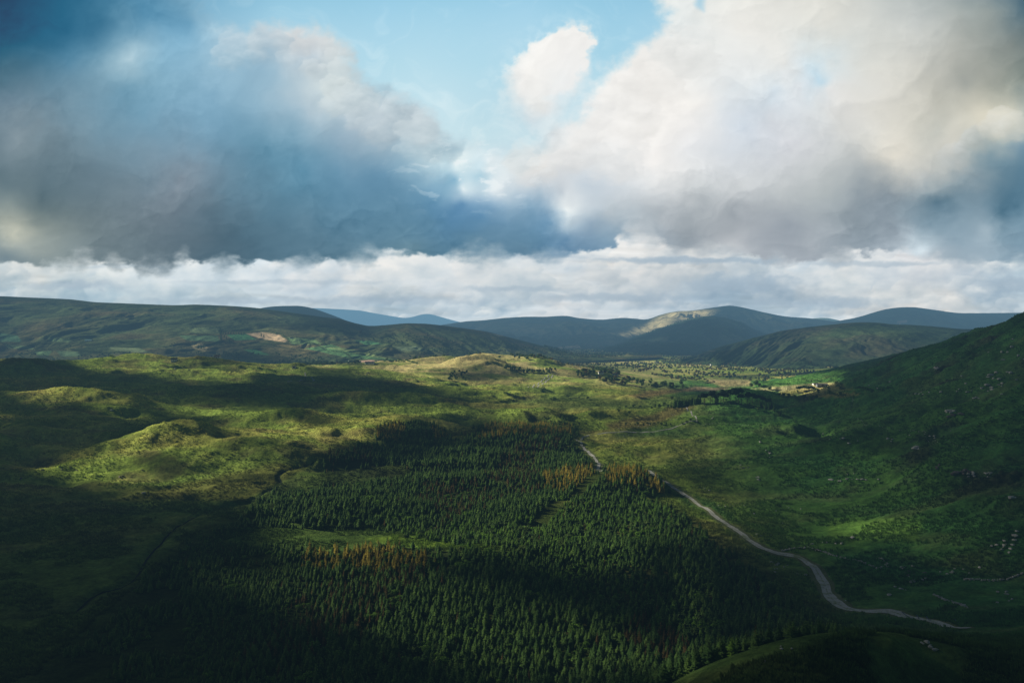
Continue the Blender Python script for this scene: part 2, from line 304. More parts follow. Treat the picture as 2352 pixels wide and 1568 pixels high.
# every far ridge: sky line (U, V), depth of sky line, depth of foot, height of foot
RIDGE = {
 'far_hill': dict(crest=[(-1400,690),(-700,668),(-200,676),(0,680),(160,687),(220,694),(400,701),(450,699),(540,703),(590,707),(640,714),(700,722),(740,728),(781,732),(815,742),(848,749),(890,746),(932,742),(975,743),(1016,747),(1117,761),(1218,787),(1318,813),(1420,832),(1520,846)],
      yc=[(-1400,4700),(600,4500),(781,4400),(1016,4600),(1318,4900),(1520,5000)], yf=[(-1400,2700),(900,2650),(1300,3600),(1520,4300)], zf=2, amp=22, seed=301, cols=1000, rows=300, u0=-1400, u1=1520, pw=1.25),
 'blue_hill': dict(crest=[(400,745),(520,724),(590,709),(620,704),(650,702.5),(690,702),(720,708),(760,722),(800,738),(850,752),(950,768),(1050,790)],
      yc=[(0,7600)], yf=[(0,5200)], zf=60, amp=20, seed=311, cols=300, rows=110, u0=400, u1=1050, pw=1.2),
 'mountain': dict(crest=[(600,716),(700,707),(740,708),(781,710),(830,713),(848,717),(900,726),(932,731),(952,727),(968,721.5),(985,720),(1000,724),(1016,729),(1050,738),(1090,746),(1140,756)],
      yc=[(0,33000)], yf=[(0,26000)], zf=0, amp=70, seed=321, cols=300, rows=60, u0=600, u1=1140, pw=1.0),
 'broad_mountain': dict(crest=[(900,770),(980,752),(1026,744),(1067,738),(1117,735),(1157,730),(1211,727),(1251,727.5),(1302,724.5),(1325,730),(1379,734.5),(1429,729.5),(1487,735),(1513,724),(1535,718),(1554,715),(1585,714),(1612,710),(1646,705),(1676,701),(1703,705),(1763,719),(1804,727),(1864,731),(1925,739),(2000,752),(2100,765)],
      yc=[(900,10500),(1400,10500),(1500,10000),(2100,10000)], yf=[(0,6400)], zf=-14, amp=60, seed=331, cols=900, rows=260, u0=900, u1=2100, pw=1.35),
 'shoulder_mountain': dict(crest=[(1330,812),(1400,792),(1450,775),(1500,760),(1540,745),(1568,737),(1596,729),(1629,725),(1663,729),(1703,740),(1737,759),(1790,775),(1850,788),(1950,800),(2050,812)],
      yc=[(0,7400)], yf=[(0,5000)], zf=-14, amp=38, seed=341, cols=560, rows=200, u0=1330, u1=2050, pw=1.2),
 'wide_mountain': dict(crest=[(1780,765),(1860,745),(1925,737),(1965,730),(1992,722),(2032,710),(2066,705.5),(2100,705),(2150,712),(2200,719),(2267,719),(2352,718),(2450,714),(2600,706),(2900,700),(3200,715)],
      yc=[(0,9400)], yf=[(0,6600)], zf=0, amp=45, seed=351, cols=560, rows=120, u0=1780, u1=3200, pw=1.2),
 'small_peak': dict(crest=[(1780,742),(1840,734),(1880,730),(1900,729.5),(1925,735),(1990,750)],
      yc=[(0,15000)], yf=[(0,12000)], zf=0, amp=20, seed=355, cols=120, rows=40, u0=1780, u1=1990, pw=1.0),
 'green_hill': dict(crest=[(1520,846),(1580,826),(1640,800),(1696,785),(1730,776),(1797,759),(1864,750),(1932,743),(1975,739.5),(2020,741),(2050,745),(2100,746),(2150,750),(2200,755),(2300,757),(2500,748),(2800,740),(3200,735)],
      yc=[(1500,4600),(1700,4300),(1995,3900),(2352,3500),(3200,3300)], yf=[(1500,3900),(1650,3300),(1850,2500),(2352,2050),(3200,2000)], zf=-15, amp=24, seed=361, cols=760, rows=260, u0=1520, u1=3200, pw=1.2),
}
def _interp(pts, U):
    p = np.array(pts, float)
    return np.interp(U, p[:, 0], p[:, 1])
def _smooth_crest(pts, U):
    # Catmull-like smoothing: average of linear interpolation over a small window
    s = 0
    for d, w in ((-14, .12), (-7, .22), (0, .32), (7, .22), (14, .12)):
        s = s + w * _interp(pts, U + d)
    return s
def ridge_z(name, U, y, detail=True):
    R = RIDGE[name]
    U = np.asarray(U, float); y = np.asarray(y, float)
    yc = _interp(R['yc'], U); yf = _interp(R['yf'], U)
    zc = EYE - (_smooth_crest(R['crest'], U) - VH) * yc / F
    t = (y - yf) / (yc - yf)
    tt = np.clip(t, 0, 1)
    g = 0.42 * tt ** R['pw'] + 0.58 * tt * tt * (3 - 2 * tt)
    z = R['zf'] - 12 * np.clip(-t, 0, 1) * 6 + (zc - R['zf']) * g
    z = z - (zc - R['zf']) * 1.4 * np.maximum(t - 1, 0) ** 1.4
    if detail:
        x = (U - UC) / F * y
        L = (yc - yf) / 4.2
        wx = fbm(x / L / 1.5, y / L / 1.5, R['seed'] + 1, 3)
        n = fbm(x / L / 0.8 + wx, y / L / 1.6, R['seed'], 5, 0.52)
        rg = 1 - np.abs(fbm(x / L / 0.45 + wx * 1.6, y / L / 1.1, R['seed'] + 5, 4, 0.55)) * 2
        env = np.clip(np.minimum(tt * 4, 1) * (1 - tt ** 6), 0, 1)
        z = z + R['amp'] * env * (1.5 * n + 0.75 * (rg - .6))
        z = z + R['amp'] * 0.05 * fbm(x / L * 9, y / L * 9, R['seed'] + 9, 3) * np.minimum(tt * 4, 1)
    return z

def surf(x, y, detail=True):
    """height of whatever land is on top, and its name index"""
    x = np.asarray(x, float); y = np.asarray(y, float)
    z = ground_z(x, y) if detail else ground_smooth(x, y)
    U = UC + F * x / np.maximum(y, 1)
    for k, R in RIDGE.items():
        yf = _interp(R['yf'], U); yc = _interp(R['yc'], U)
        m = (y > yf) & (y < yc * 1.25) & (U > R['u0']) & (U < R['u1'])
        if m.any():
            z[m] = np.maximum(z[m], ridge_z(k, U[m], y[m], detail))
    return z

def cast(pts, ymin=150.0, ymax=9500.0, n=900):
    """where the sight lines (U, V) meet the land"""
    P = np.array(pts, float)
    if P.ndim == 1: P = P[None]
    ys = np.exp(np.linspace(math.log(ymin), math.log(ymax), n))
    u = (P[:, 0] - UC) / F; s = (P[:, 1] - VH) / F
    out = []
    for i in range(len(P)):
        z = surf(u[i] * ys, ys)
        above = z >= EYE - s[i] * ys
        k = int(np.argmax(above)) if above.any() else n - 1
        if k > 0:
            a = (EYE - s[i] * ys[k - 1]) - z[k - 1]; b = z[k] - (EYE - s[i] * ys[k]); f = a / max(a + b, 1e-6)
            yy = ys[k - 1] + (ys[k] - ys[k - 1]) * f
        else: yy = ys[0]
        out.append((u[i] * yy, yy))
    return np.array(out)

# ---------------------------------------------------------------- light and shade mask for the added cloud sheets
# sun from the left, a little beyond the viewpoint
SUN_EL = math.radians(25); SUN_AZ = (-0.9397, 0.3420)
LIT = [  # brightness, feather, outline seen on the land
 (1.0,10,[(190,838),(330,818),(420,832),(520,820),(700,850),(740,862),(700,876),(560,884),(400,874),(215,856)]),
 (0.8,6,[(-20,838),(60,838),(120,846),(60,852),(-20,850)]),
 (1.0,8,[(70,928),(130,930),(250,933),(340,945),(320,952),(200,945),(80,938)]),
 (0.7,6,[(230,950),(300,955),(370,968),(350,976),(260,966)]),
 (0.55,8,[(-20,958),(40,962),(30,972),(-20,970)]),
 (1.0,16,[(390,938),(500,936),(700,950),(860,950),(1000,968),(1060,990),(1000,1000),(900,1005),(840,1030),(760,1060),(700,1075),(560,1070),(330,1055),(400,1035),(470,1010),(600,990),(540,975),(420,958)]),
 (1.0,16,[(90,1095),(200,1068),(330,1052),(450,1018),(640,1020),(760,1046),(700,1090),(640,1120),(580,1140),(480,1148),(300,1128),(180,1112)]),
 (0.5,22,[(240,1140),(480,1140),(640,1112),(740,1072),(940,1066),(920,1100),(620,1140),(540,1165),(400,1160)]),
 (1.0,14,[(640,852),(760,838),(900,820),(1000,812),(1110,800),(1300,818),(1480,838),(1600,860),(1700,870),(1900,874),(1920,892),(1800,912),(1700,908),(1600,894),(1480,890),(1560,912),(1480,915),(1300,925),(1200,950),(1080,965),(960,975),(840,960),(700,936),(820,915),(700,888)]),
 (0.5,14,[(1540,935),(1600,922),(1700,915),(1780,935),(1850,985),(1700,1000),(1540,985)]),
 (1.0,6,[(1560,880),(1700,868),(1850,862),(1935,870),(1935,892),(1880,906),(1800,914),(1700,906),(1600,902)]),
 (0.55,20,[(1200,925),(1480,912),(1650,925),(1700,960),(1600,990),(1420,1000),(1300,975),(1100,985)]),
 (0.9,6,[(860,962),(940,956),(1030,985),(1000,1000),(870,1000)]),
 (0.8,10,[(1080,972),(1200,960),(1320,965),(1300,990),(1150,1000)]),
 (1.0,9,[(1250,1080),(1320,1068),(1368,1062),(1360,1090),(1270,1112)]),
 (1.0,9,[(1390,1055),(1470,1062),(1528,1095),(1520,1118),(1440,1098)]),
 (0.3,14,[(920,1120),(1250,1085),(1260,1120),(1000,1140)]),
 (0.8,12,[(690,1240),(860,1236),(1000,1225),(1240,1205),(1250,1235),(1100,1262),(950,1268),(830,1290),(720,1292)]),
 (0.75,12,[(1240,1180),(1290,1140),(1400,1130),(1550,1120),(1600,1160),(1560,1180),(1420,1190),(1340,1225),(1250,1222)]),
 (0.70,35,[(560,1090),(900,1060),(1300,1000),(1700,1160),(1400,1320),(1000,1300),(600,1290)]),
 (0.45,30,[(1350,960),(1750,940),(1900,1000),(1800,1060),(1500,1080),(1330,1030)]),
 (0.75,10,[(1920,1200),(2000,1196),(2110,1206),(2090,1228),(2000,1234),(1930,1226)]),
 (0.20,30,[(1650,1060),(2050,1040),(2200,1180),(2352,1200),(2300,1330),(2000,1260),(1800,1280),(1680,1200)]),
 (0.08,25,[(1600,1490),(1900,1440),(2050,1480),(1900,1568),(1550,1580)]),
 (0.07,45,[(1880,890),(2400,720),(2400,1400),(2150,1300),(1800,1150),(1600,1000)]),
 (0.48,50,[(420,1330),(800,1270),(1700,1568),(1100,1568)]),
]
DARK = [
 (.9,5,[(470,1032),(560,1020),(615,1036),(560,1050),(480,1048)]),(.85,4,[(700,990),(760,984),(835,996),(760,1004)]),(.8,5,[(600,966),(700,957),(870,964),(800,975),(640,976)]),
 (.8,6,[(960,988),(1100,966),(1190,972),(1100,984),(1000,1000)]),(.75,4,[(1190,906),(1330,896),(1440,904),(1300,913)]),(.8,4,[(930,905),(1010,896),(1090,905),(1000,913)]),(.7,3,[(1290,866),(1360,858),(1450,868),(1370,874)]),
 (.7,4,[(760,845),(840,836),(930,842),(850,850)]),(.8,4,[(250,1010),(380,1000),(450,1008),(380,1018)]),(.8,4,[(260,1088),(380,1080),(520,1090),(400,1100)]),(.7,4,[(500,1112),(620,1104),(640,1116),(540,1122)]),
 (1.0,16,[(600,876),(700,866),(800,862),(900,880),(1010,905),(1130,930),(1200,946),(1120,958),(1000,955),(880,940),(700,948),(560,930)]),
 (0.9,9,[(1040,862),(1120,858),(1240,870),(1250,880),(1120,882),(1040,876)]),
 (0.8,8,[(410,845),(480,832),(600,842),(640,850),(560,858),(430,856)]),
 (0.7,10,[(560,1072),(700,1062),(760,1072),(640,1086)]),
]
FARLIT = [
 (1.0,6,[(1425,772),(1470,752),(1513,728),(1560,712),(1640,712),(1640,722),(1600,735),(1540,752),(1480,766)]),
 (1.0,5,[(1320,822),(1420,812),(1520,822),(1720,838),(1900,868),(1900,890),(1500,880),(1400,840)]),
 (0.7,8,[(470,716),(540,704),(640,712),(700,728),(620,745),(540,742),(480,735)]),
 (1.0,14,[(560,752),(660,752),(740,775),(900,780),(900,845),(700,835),(560,790)]),
 (0.6,25,[(880,752),(1000,760),(1150,790),(1300,815),(1200,830),(900,830)]),
 (0.45,30,[(1700,790),(1900,750),(2150,750),(2100,850),(1900,880),(1760,850)]),
 (0.65,30,[(0,690),(500,700),(500,840),(0,840)]),
 (0.2,20,[(980,745),(1250,728),(1450,745),(1400,775),(1100,765)]),
 (0.4,12,[(1700,700),(1800,730),(1900,740),(1780,750),(1700,735)]),
]
def lit(U, V, y):
    out = np.full(np.shape(U), 0.02)
    n1 = fbm(U / 90, V / 22, 401, 4, 0.55); n2 = fbm(U / 90 + 8, V / 22 + 3, 403, 4, 0.55)
    Uw = U + 26 * n1; Vw = V + 9 * n2
    far = y > 2600
    def lay(L, o):
        for b, f, poly in L:
            p = np.array(poly)
            m = (U > p[:, 0].min() - 90) & (U < p[:, 0].max() + 90) & (V > p[:, 1].min() - 70) & (V < p[:, 1].max() + 70)
            if m.any():
                d = inside(poly, Uw[m], Vw[m])
                o[m] = np.maximum(o[m], b * sst(-f, f, d))
        return o
    near = lay(LIT, out.copy())
    for b, f, poly in DARK:
        near = near * (1 - b * sst(-f, f, inside(poly, Uw, Vw)))
    fr = lay(FARLIT, out.copy() + 0.06)
    o = np.where(far, fr, near)
    return np.clip(o * (1 + 0.35 * n2), 0, 1)

# ================================================================ Blender side
import bpy
scene = bpy.context.scene
COL = scene.collection

def tag(o, label=None, cat=None, group=None, kind=None):
    if label: o['label'] = label
    if cat: o['category'] = cat
    if group: o['group'] = group
    if kind: o['kind'] = kind
    return o

def mesh_np(name, verts, faces, k, mats, smooth=False, mat_idx=None):
    """verts (n,3), faces (m,k) -> mesh"""
    me = bpy.data.meshes.new(name)
    verts = np.ascontiguousarray(verts, np.float32); faces = np.ascontiguousarray(faces, np.int32)
    me.vertices.add(len(verts)); me.vertices.foreach_set('co', verts.ravel())
    me.loops.add(faces.size); me.loops.foreach_set('vertex_index', faces.ravel())
    me.polygons.add(len(faces))
    me.polygons.foreach_set('loop_start', np.arange(0, faces.size, k, dtype=np.int32))
    me.polygons.foreach_set('loop_total', np.full(len(faces), k, np.int32))
    me.polygons.foreach_set('use_smooth', np.full(len(faces), smooth, bool))
    if mat_idx is not None: me.polygons.foreach_set('material_index', np.ascontiguousarray(mat_idx, np.int32))
    for m in (mats if isinstance(mats, (list, tuple)) else [mats]): me.materials.append(m)
    me.update(calc_edges=True)
    return me

def link(name, me, parent=None, loc=None, rz=0.0, scale=None):
    o = bpy.data.objects.new(name, me); COL.objects.link(o)
    if parent is not None: o.parent = parent
    if loc is not None: o.location = loc
    if rz: o.rotation_euler = (0, 0, rz)
    if scale is not None: o.scale = scale
    return o

def grid_faces(nr, nc, wrap=False):
    i = np.arange(nr - 1)[:, None]; j = np.arange(nc - (0 if wrap else 1))[None]
    a = i * nc + j; b = i * nc + (j + 1) % nc
    return np.stack([a, b, b + nc, a + nc], -1).reshape(-1, 4)

def attr_col(me, name, rgb):
    at = me.attributes.new(name, 'FLOAT_COLOR', 'POINT')
    c = np.ones((len(rgb), 4), np.float32); c[:, :3] = rgb
    at.data.foreach_set('color', c.ravel())

def attr_f(me, name, v):
    at = me.attributes.new(name, 'FLOAT', 'POINT')
    at.data.foreach_set('value', np.ascontiguousarray(v, np.float32))

# ---- node helpers
def new_mat(name):
    m = bpy.data.materials.new(name); m.use_nodes = True
    nt = m.node_tree; nt.nodes.clear()
    return m, nt
def N(nt, t, **kw):
    n = nt.nodes.new(t)
    for k, v in kw.items():
        if k.startswith('i_'): n.inputs[k[2:]].default_value = v
        else: setattr(n, k, v)
    return n
def noise(nt, co, scale, detail=4, rough=0.55):
    n = N(nt, 'ShaderNodeTexNoise'); n.inputs['Scale'].default_value = scale
    n.inputs['Detail'].default_value = detail; n.inputs['Roughness'].default_value = rough
    nt.links.new(co, n.inputs['Vector']); return n.outputs['Fac']
def ramp(nt, fac, stops):
    r = N(nt, 'ShaderNodeValToRGB'); e = r.color_ramp.elements
    while len(e) < len(stops): e.new(0.5)
    for q, (p, c) in zip(e, stops):
        q.position = p; q.color = (c[0], c[1], c[2], 1) if len(c) > 1 else (c[0], c[0], c[0], 1)
    nt.links.new(fac, r.inputs['Fac']); return r.outputs['Color']
def mixc(nt, fac, a, b, mode='MIX'):
    n = N(nt, 'ShaderNodeMix', data_type='RGBA', blend_type=mode)
    for s, v in ((n.inputs[0], fac), (n.inputs[6], a), (n.inputs[7], b)):
        if hasattr(v, 'is_output'): nt.links.new(v, s)
        elif isinstance(v, (int, float)): s.default_value = v
        else: s.default_value = (*v, 1)
    return n.outputs[2]
def principled(nt, col, rough=0.9, spec=0.2, normal=None):
    b = N(nt, 'ShaderNodeBsdfPrincipled'); b.inputs['Roughness'].default_value = rough
    b.inputs['Specular IOR Level'].default_value = spec
    if hasattr(col, 'is_output'): nt.links.new(col, b.inputs['Base Color'])
    else: b.inputs['Base Color'].default_value = (*col, 1)
    if normal is not None: nt.links.new(normal, b.inputs['Normal'])
    return b
def out(nt, sh, vol=None):
    o = N(nt, 'ShaderNodeOutputMaterial'); 
    if sh is not None: nt.links.new(sh, o.inputs['Surface'])
    if vol is not None: nt.links.new(vol, o.inputs['Volume'])

def land_mat(name, s1, s2, s3, bump_d, bump_scale, contrast=0.5):
    """ground cover: surveyed colour broken by grass, heather and moss noise"""
    m, nt = new_mat(name)
    co = N(nt, 'ShaderNodeTexCoord').outputs['Object']
    at = N(nt, 'ShaderNodeAttribute', attribute_name='cover').outputs['Color']
    n1 = noise(nt, co, s1, 5, .6); n2 = noise(nt, co, s2, 5, .62); n3 = noise(nt, co, s3, 4, .65)
    c = mixc(nt, 1.0, at, ramp(nt, n1, [(0.3, (1 - contrast,)), (0.7, (1 + contrast,))]), 'MULTIPLY')
    c = mixc(nt, 1.0, c, ramp(nt, n2, [(0.3, (1 - contrast * .8, 1 - contrast * .6, 1 - contrast * .6)), (0.72, (1 + contrast * .9, 1 + contrast * .7, 1 + contrast * .4))]), 'MULTIPLY')
    c = mixc(nt, 1.0, c, ramp(nt, n3, [(0.32, (1 - contrast * .9,)), (0.68, (1 + contrast * .9,))]), 'MULTIPLY')
    add = N(nt, 'ShaderNodeMath', operation='ADD'); nt.links.new(n2, add.inputs[0]); nt.links.new(n3, add.inputs[1])
    b = N(nt, 'ShaderNodeBump'); b.inputs['Strength'].default_value = 1.0; b.inputs['Distance'].default_value = bump_d
    nt.links.new(noise(nt, co, bump_scale, 6, .7), b.inputs['Height'])
    sh = principled(nt, c, 1.0, 0.0, b.outputs['Normal'])
    out(nt, sh.outputs[0])
    return m

SKY_R, SKY_TOP = 45000.0, 60000.0
HAZE = np.array([0.165, 0.335, 0.475]) ; SIG = 5.4e-5
HAZE_TOP = 900.0

def build_sky():
    # a far wall of cloud all along the horizon ahead
    na, ne = 1250, 560
    Us = np.concatenate([np.linspace(-420, 0, 90, endpoint=False), np.linspace(0, 2352, 1060), np.linspace(2352, 2900, 101)[1:]]) 
    na = len(Us)
    Vs = np.concatenate([np.linspace(1100, 800, 5, endpoint=False), np.linspace(800, -20, 400), np.linspace(-24, -900, 60)])
    ne = len(Vs)
    U, V = np.meshgrid(Us, Vs)
    u = (U - UC) / F; s = (VH - V) / F                      # slope up per unit depth
    hor = np.hypot(1, u)
    el = s / hor
    d = np.minimum(SKY_R, (SKY_TOP - EYE) / np.maximum(el, 1e-3))
    # round the corner
    a = SKY_R; b = (SKY_TOP - EYE) / np.maximum(el, 1e-3)
    d = 1 / ((1 / a) ** 3 + (1 / b) ** 3) ** (1 / 3)
    y = d / hor; x = u * y; z = EYE + s * y
    dist = np.sqrt(d * d + (z - EYE) ** 2)
    c = lin(sky_srgb(U, V))
    T = np.exp(-SIG * dist * np.minimum(1, (HAZE_TOP - EYE) / np.maximum(z - EYE, 1)))[..., None]
    c = np.maximum((c - HAZE * (1 - T)) / T, 0.004)
    me = mesh_np('sky', np.stack([x, y, z], -1).reshape(-1, 3), grid_faces(ne, na), 4, MAT['sky'], True)
    attr_col(me, 'cloud', c.reshape(-1, 3))
    fade = sst(-230, -60, V) 
    attr_f(me, 'fade', fade.ravel())
    o = link('sky', me); tag(o, kind='structure', label='pale blue sky with grey and white evening cloud')
    return o

def build_haze():
    h = 60000.0; top = HAZE_TOP
    v = np.array([(sx * h, sy * h, z) for z in (-300, top) for sx, sy in ((-1, -1), (1, -1), (1, 1), (-1, 1))], float)
    f = np.array([(0, 3, 2, 1), (4, 5, 6, 7), (0, 1, 5, 4), (1, 2, 6, 5), (2, 3, 7, 6), (3, 0, 4, 7)])
    me = mesh_np('haze', v, f, 4, MAT['haze'])
    o = link('haze', me); tag(o, kind='structure', label='thin blue evening haze filling the valley air')
    return o

def mats():
    M = {}
    m, nt = new_mat('cloudy sky')
    e = N(nt, 'ShaderNodeEmission'); nt.links.new(N(nt, 'ShaderNodeAttribute', attribute_name='cloud').outputs['Color'], e.inputs['Color'])
    tr = N(nt, 'ShaderNodeBsdfTransparent'); mx = N(nt, 'ShaderNodeMixShader')
    nt.links.new(N(nt, 'ShaderNodeAttribute', attribute_name='fade').outputs['Fac'], mx.inputs[0])
    nt.links.new(tr.outputs[0], mx.inputs[1]); nt.links.new(e.outputs[0], mx.inputs[2]); out(nt, mx.outputs[0])
    m.cycles.emission_sampling = 'NONE'
    M['sky'] = m
    m, nt = new_mat('valley haze')
    ab = N(nt, 'ShaderNodeVolumeAbsorption'); ab.inputs['Color'].default_value = (0, 0, 0, 1); ab.inputs['Density'].default_value = SIG
    em = N(nt, 'ShaderNodeEmission'); em.inputs['Color'].default_value = (*[float(q) for q in HAZE], 1); em.inputs['Strength'].default_value = SIG
    ad = N(nt, 'ShaderNodeAddShader'); nt.links.new(ab.outputs[0], ad.inputs[0]); nt.links.new(em.outputs[0], ad.inputs[1])
    out(nt, None, ad.outputs[0]); m.cycles.emission_sampling = 'NONE'
    M['haze'] = m
    m, nt = new_mat('cloud gobo')  # for the sheets added out of view to shade the land
    d = N(nt, 'ShaderNodeBsdfDiffuse'); d.inputs['Color'].default_value = (.6, .62, .65, 1)
    tr = N(nt, 'ShaderNodeBsdfTransparent'); mx = N(nt, 'ShaderNodeMixShader')
    nt.links.new(N(nt, 'ShaderNodeAttribute', attribute_name='shade_mask').outputs['Fac'], mx.inputs[0])
    nt.links.new(tr.outputs[0], mx.inputs[1]); nt.links.new(d.outputs[0], mx.inputs[2]); out(nt, mx.outputs[0])
    M['cloud'] = m
    M['moor'] = land_mat('moor grass', .012, .09, .5, 1.6, .35, .34)
    M['hill'] = land_mat('hill grass', .004, .02, .07, 7.0, .03, .30)
    m, nt = new_mat('tussock grass')
    b = principled(nt, N(nt, 'ShaderNodeAttribute', attribute_name='cover').outputs['Color'], 1.0, 0.0); t = N(nt, 'ShaderNodeBsdfTranslucent'); nt.links.new(N(nt, 'ShaderNodeAttribute', attribute_name='cover').outputs['Color'], t.inputs['Color'])
    mx = N(nt, 'ShaderNodeMixShader'); mx.inputs[0].default_value = .4; nt.links.new(b.outputs[0], mx.inputs[1]); nt.links.new(t.outputs[0], mx.inputs[2]); out(nt, mx.outputs[0]); M['tussock'] = m
    M['far'] = land_mat('far hill grass', .0012, .006, .02, 16.0, .01, .26)
    for key, dark, light, gold in (('spruce', (.048, .110, .028), (.135, .230, .048), .02), ('young', (.085, .175, .026), (.160, .290, .040), .0),
                                   ('larch', (.21, .175, .030), (.50, .400, .065), .0), ('dull', (.075, .060, .022), (.150, .100, .030), 0), ('leafy', (.030, .070, .020), (.110, .165, .042), .0), ('pine', (.008, .020, .011), (.018, .042, .018), 0)):
        m, nt = new_mat(key + ' foliage')
        rnd = N(nt, 'ShaderNodeObjectInfo').outputs['Random']
        co = N(nt, 'ShaderNodeTexCoord').outputs['Object']
        c1 = mixc(nt, rnd, dark, light)
        c2 = mixc(nt, 1.0, c1, ramp(nt, noise(nt, co, .7, 3), [(0.3, (.55,)), (0.7, (1.35,))]), 'MULTIPLY')
        b = principled(nt, c2, .85, .1)
        t = N(nt, 'ShaderNodeBsdfTranslucent'); nt.links.new(c2, t.inputs['Color'])
        mx = N(nt, 'ShaderNodeMixShader'); mx.inputs[0].default_value = .28
        nt.links.new(b.outputs[0], mx.inputs[1]); nt.links.new(t.outputs[0], mx.inputs[2]); out(nt, mx.outputs[0])
        M[key] = m
    def simple(key, a, b, sc, rough=.9, bump=.0, spec=.15):
        m, nt = new_mat(key); co = N(nt, 'ShaderNodeTexCoord').outputs['Object']
        f = noise(nt, co, sc, 5, .6)
        nb = None
        if bump:
            q = N(nt, 'ShaderNodeBump'); q.inputs['Distance'].default_value = bump; nt.links.new(f, q.inputs['Height']); nb = q.outputs['Normal']
        out(nt, principled(nt, ramp(nt, f, [(.3, a), (.7, b)]), rough, spec, nb).outputs[0]); M[key] = m
    simple('bark', (.03, .02, .014), (.08, .055, .04), 3)
    m, nt = new_mat('gravel'); co = N(nt, 'ShaderNodeTexCoord').outputs['Object']
    base = ramp(nt, noise(nt, co, 1.6, 6, .7), [(.3, (.27, .26, .25)), (.7, (.56, .54, .51))])
    worn = ramp(nt, noise(nt, co, .16, 5, .65), [(.50, (0,)), (.66, (.8,))])
    q = N(nt, 'ShaderNodeBump'); q.inputs['Distance'].default_value = .3; nt.links.new(noise(nt, co, 1.6, 6, .7), q.inputs['Height'])
    ac = N(nt, 'ShaderNodeAttribute', attribute_name='across').outputs['Fac']
    ad = N(nt, 'ShaderNodeMath', operation='MULTIPLY_ADD'); nt.links.new(noise(nt, co, .5, 5, .7), ad.inputs[0]); ad.inputs[1].default_value = .9; nt.links.new(ac, ad.inputs[2])
    strip = ramp(nt, ad.outputs[0], [(.42, (.85,)), (.60, (0,))])
    edge_ = ramp(nt, ad.outputs[0], [(.98, (0,)), (1.0, (0,))])
    wr = N(nt, 'ShaderNodeMath', operation='MAXIMUM'); nt.links.new(worn, wr.inputs[0]); nt.links.new(strip, wr.inputs[1])
    out(nt, principled(nt, mixc(nt, wr.outputs[0], base, (.14, .18, .06)), .95, .1, q.outputs['Normal']).outputs[0]); M['gravel'] = m
    simple('gravel_dark', (.13, .14, .15), (.24, .25, .27), .8, bump=.2)
    simple('verge', (.05, .08, .02), (.13, .14, .04), .6, bump=.3)
    simple('rock', (.24, .23, .22), (.54, .51, .48), 1.2, bump=.3)
    simple('dark_rock', (.06, .05, .05), (.18, .15, .14), .8, bump=.3)
    simple('water', (.006, .012, .010), (.014, .022, .020), .3, rough=.9, spec=.02)
    simple('whitewash', (.62, .61, .58), (.80, .79, .76), .6)
    simple('slate', (.05, .055, .065), (.11, .115, .13), 1.5)
    simple('teal_sheet', (.10, .25, .25), (.16, .34, .34), .8)
    simple('pane', (.02, .03, .04), (.05, .06, .07), 1, rough=.1, spec=.6)
    simple('paint_dark', (.05, .03, .02), (.09, .05, .04), 1)
    simple('pipe', (.04, .07, .09), (.07, .10, .13), 1)
    return M
MAT = mats()

# ---- ground cover colours (albedos, some shade worked in)
def cover_near(x, y, z):
    U, V = px(x, y, z)
    n1 = fbm(x / 230, y / 150, 501, 5, .55); n2 = fbm(x / 70 + 5, y / 45, 503, 5, .6); n3 = fbm(x / 420, y / 300 + 5, 505, 4)
    moorc = np.array([.215, .290, .055]); gold = np.array([.52, .47, .130]); heather = np.array([.090, .075, .040]); deep = np.array([.052, .170, .044]); pasture = np.array([.045, .125, .030])
    c = np.ones(x.shape + (3,)) * moorc
    def over(col, w): 
        nonlocal c
        w = np.clip(w, 0, 1)[..., None]; c = c * (1 - w) + np.array(col) * w
    over(gold, sst(-.1, .45, n1 + .5 * n2) * .75)
    over(heather, sst(.08, .38, n2 - n3 * .5) * .6)
    right = sst(20, 160, x - 0.13 * y + 40 * n1) * sst(2300, 1700, y)
    warm = sst(-900, -150, x) * sst(1350, 1800, y) * sst(600, 300, x)
    over((.56, .45, .22), warm * sst(-.35, .2, n1 + .4 * n2) * .75)
    over(deep, right * .92)
    over((.130, .120, .048), right * sst(.02, .4, n2 + .4 * n1) * .4)
    over((.100, .210, .036), right * sst(.12, .5, -n2 + n3) * .6)
    over((.050, .040, .034), sst(.15, .5, fbm(x / 90 + 2, y / 90, 77, 4)) * sst(100, 260, x - .1 * y) * sst(2600, 1500, y) * .8)
    over((.050, .105, .036), sst(620, 420, np.hypot(x + 40, y - 200)) * .6 * sst(60, -60, x))  # darkens the near left ground, shade put into its colour
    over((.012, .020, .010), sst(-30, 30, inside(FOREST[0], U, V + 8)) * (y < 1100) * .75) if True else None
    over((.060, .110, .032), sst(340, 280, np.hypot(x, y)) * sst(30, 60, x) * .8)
    for col, f, poly in FIELDS_NEAR:
        p = np.array(poly)
        m = (U > p[:, 0].min() - 40) & (U < p[:, 0].max() + 40) & (V > p[:, 1].min() - 20) & (V < p[:, 1].max() + 20) & (y > 200)
        w = np.zeros(x.shape)
        if m.any():
            w[m] = sst(-f, f, inside(poly, U[m] + 9 * n2[m], V[m] + 3 * n1[m] + 2 * n2[m]))
            over(np.array(col) * 1.25, w * .75)
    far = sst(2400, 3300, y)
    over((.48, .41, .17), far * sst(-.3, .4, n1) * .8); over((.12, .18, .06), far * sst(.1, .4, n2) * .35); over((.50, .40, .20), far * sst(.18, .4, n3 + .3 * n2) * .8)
    return c * (0.85 + 0.5 * fbm(x / 9, y / 6, 507, 3)[..., None] + .25 * n2[..., None])

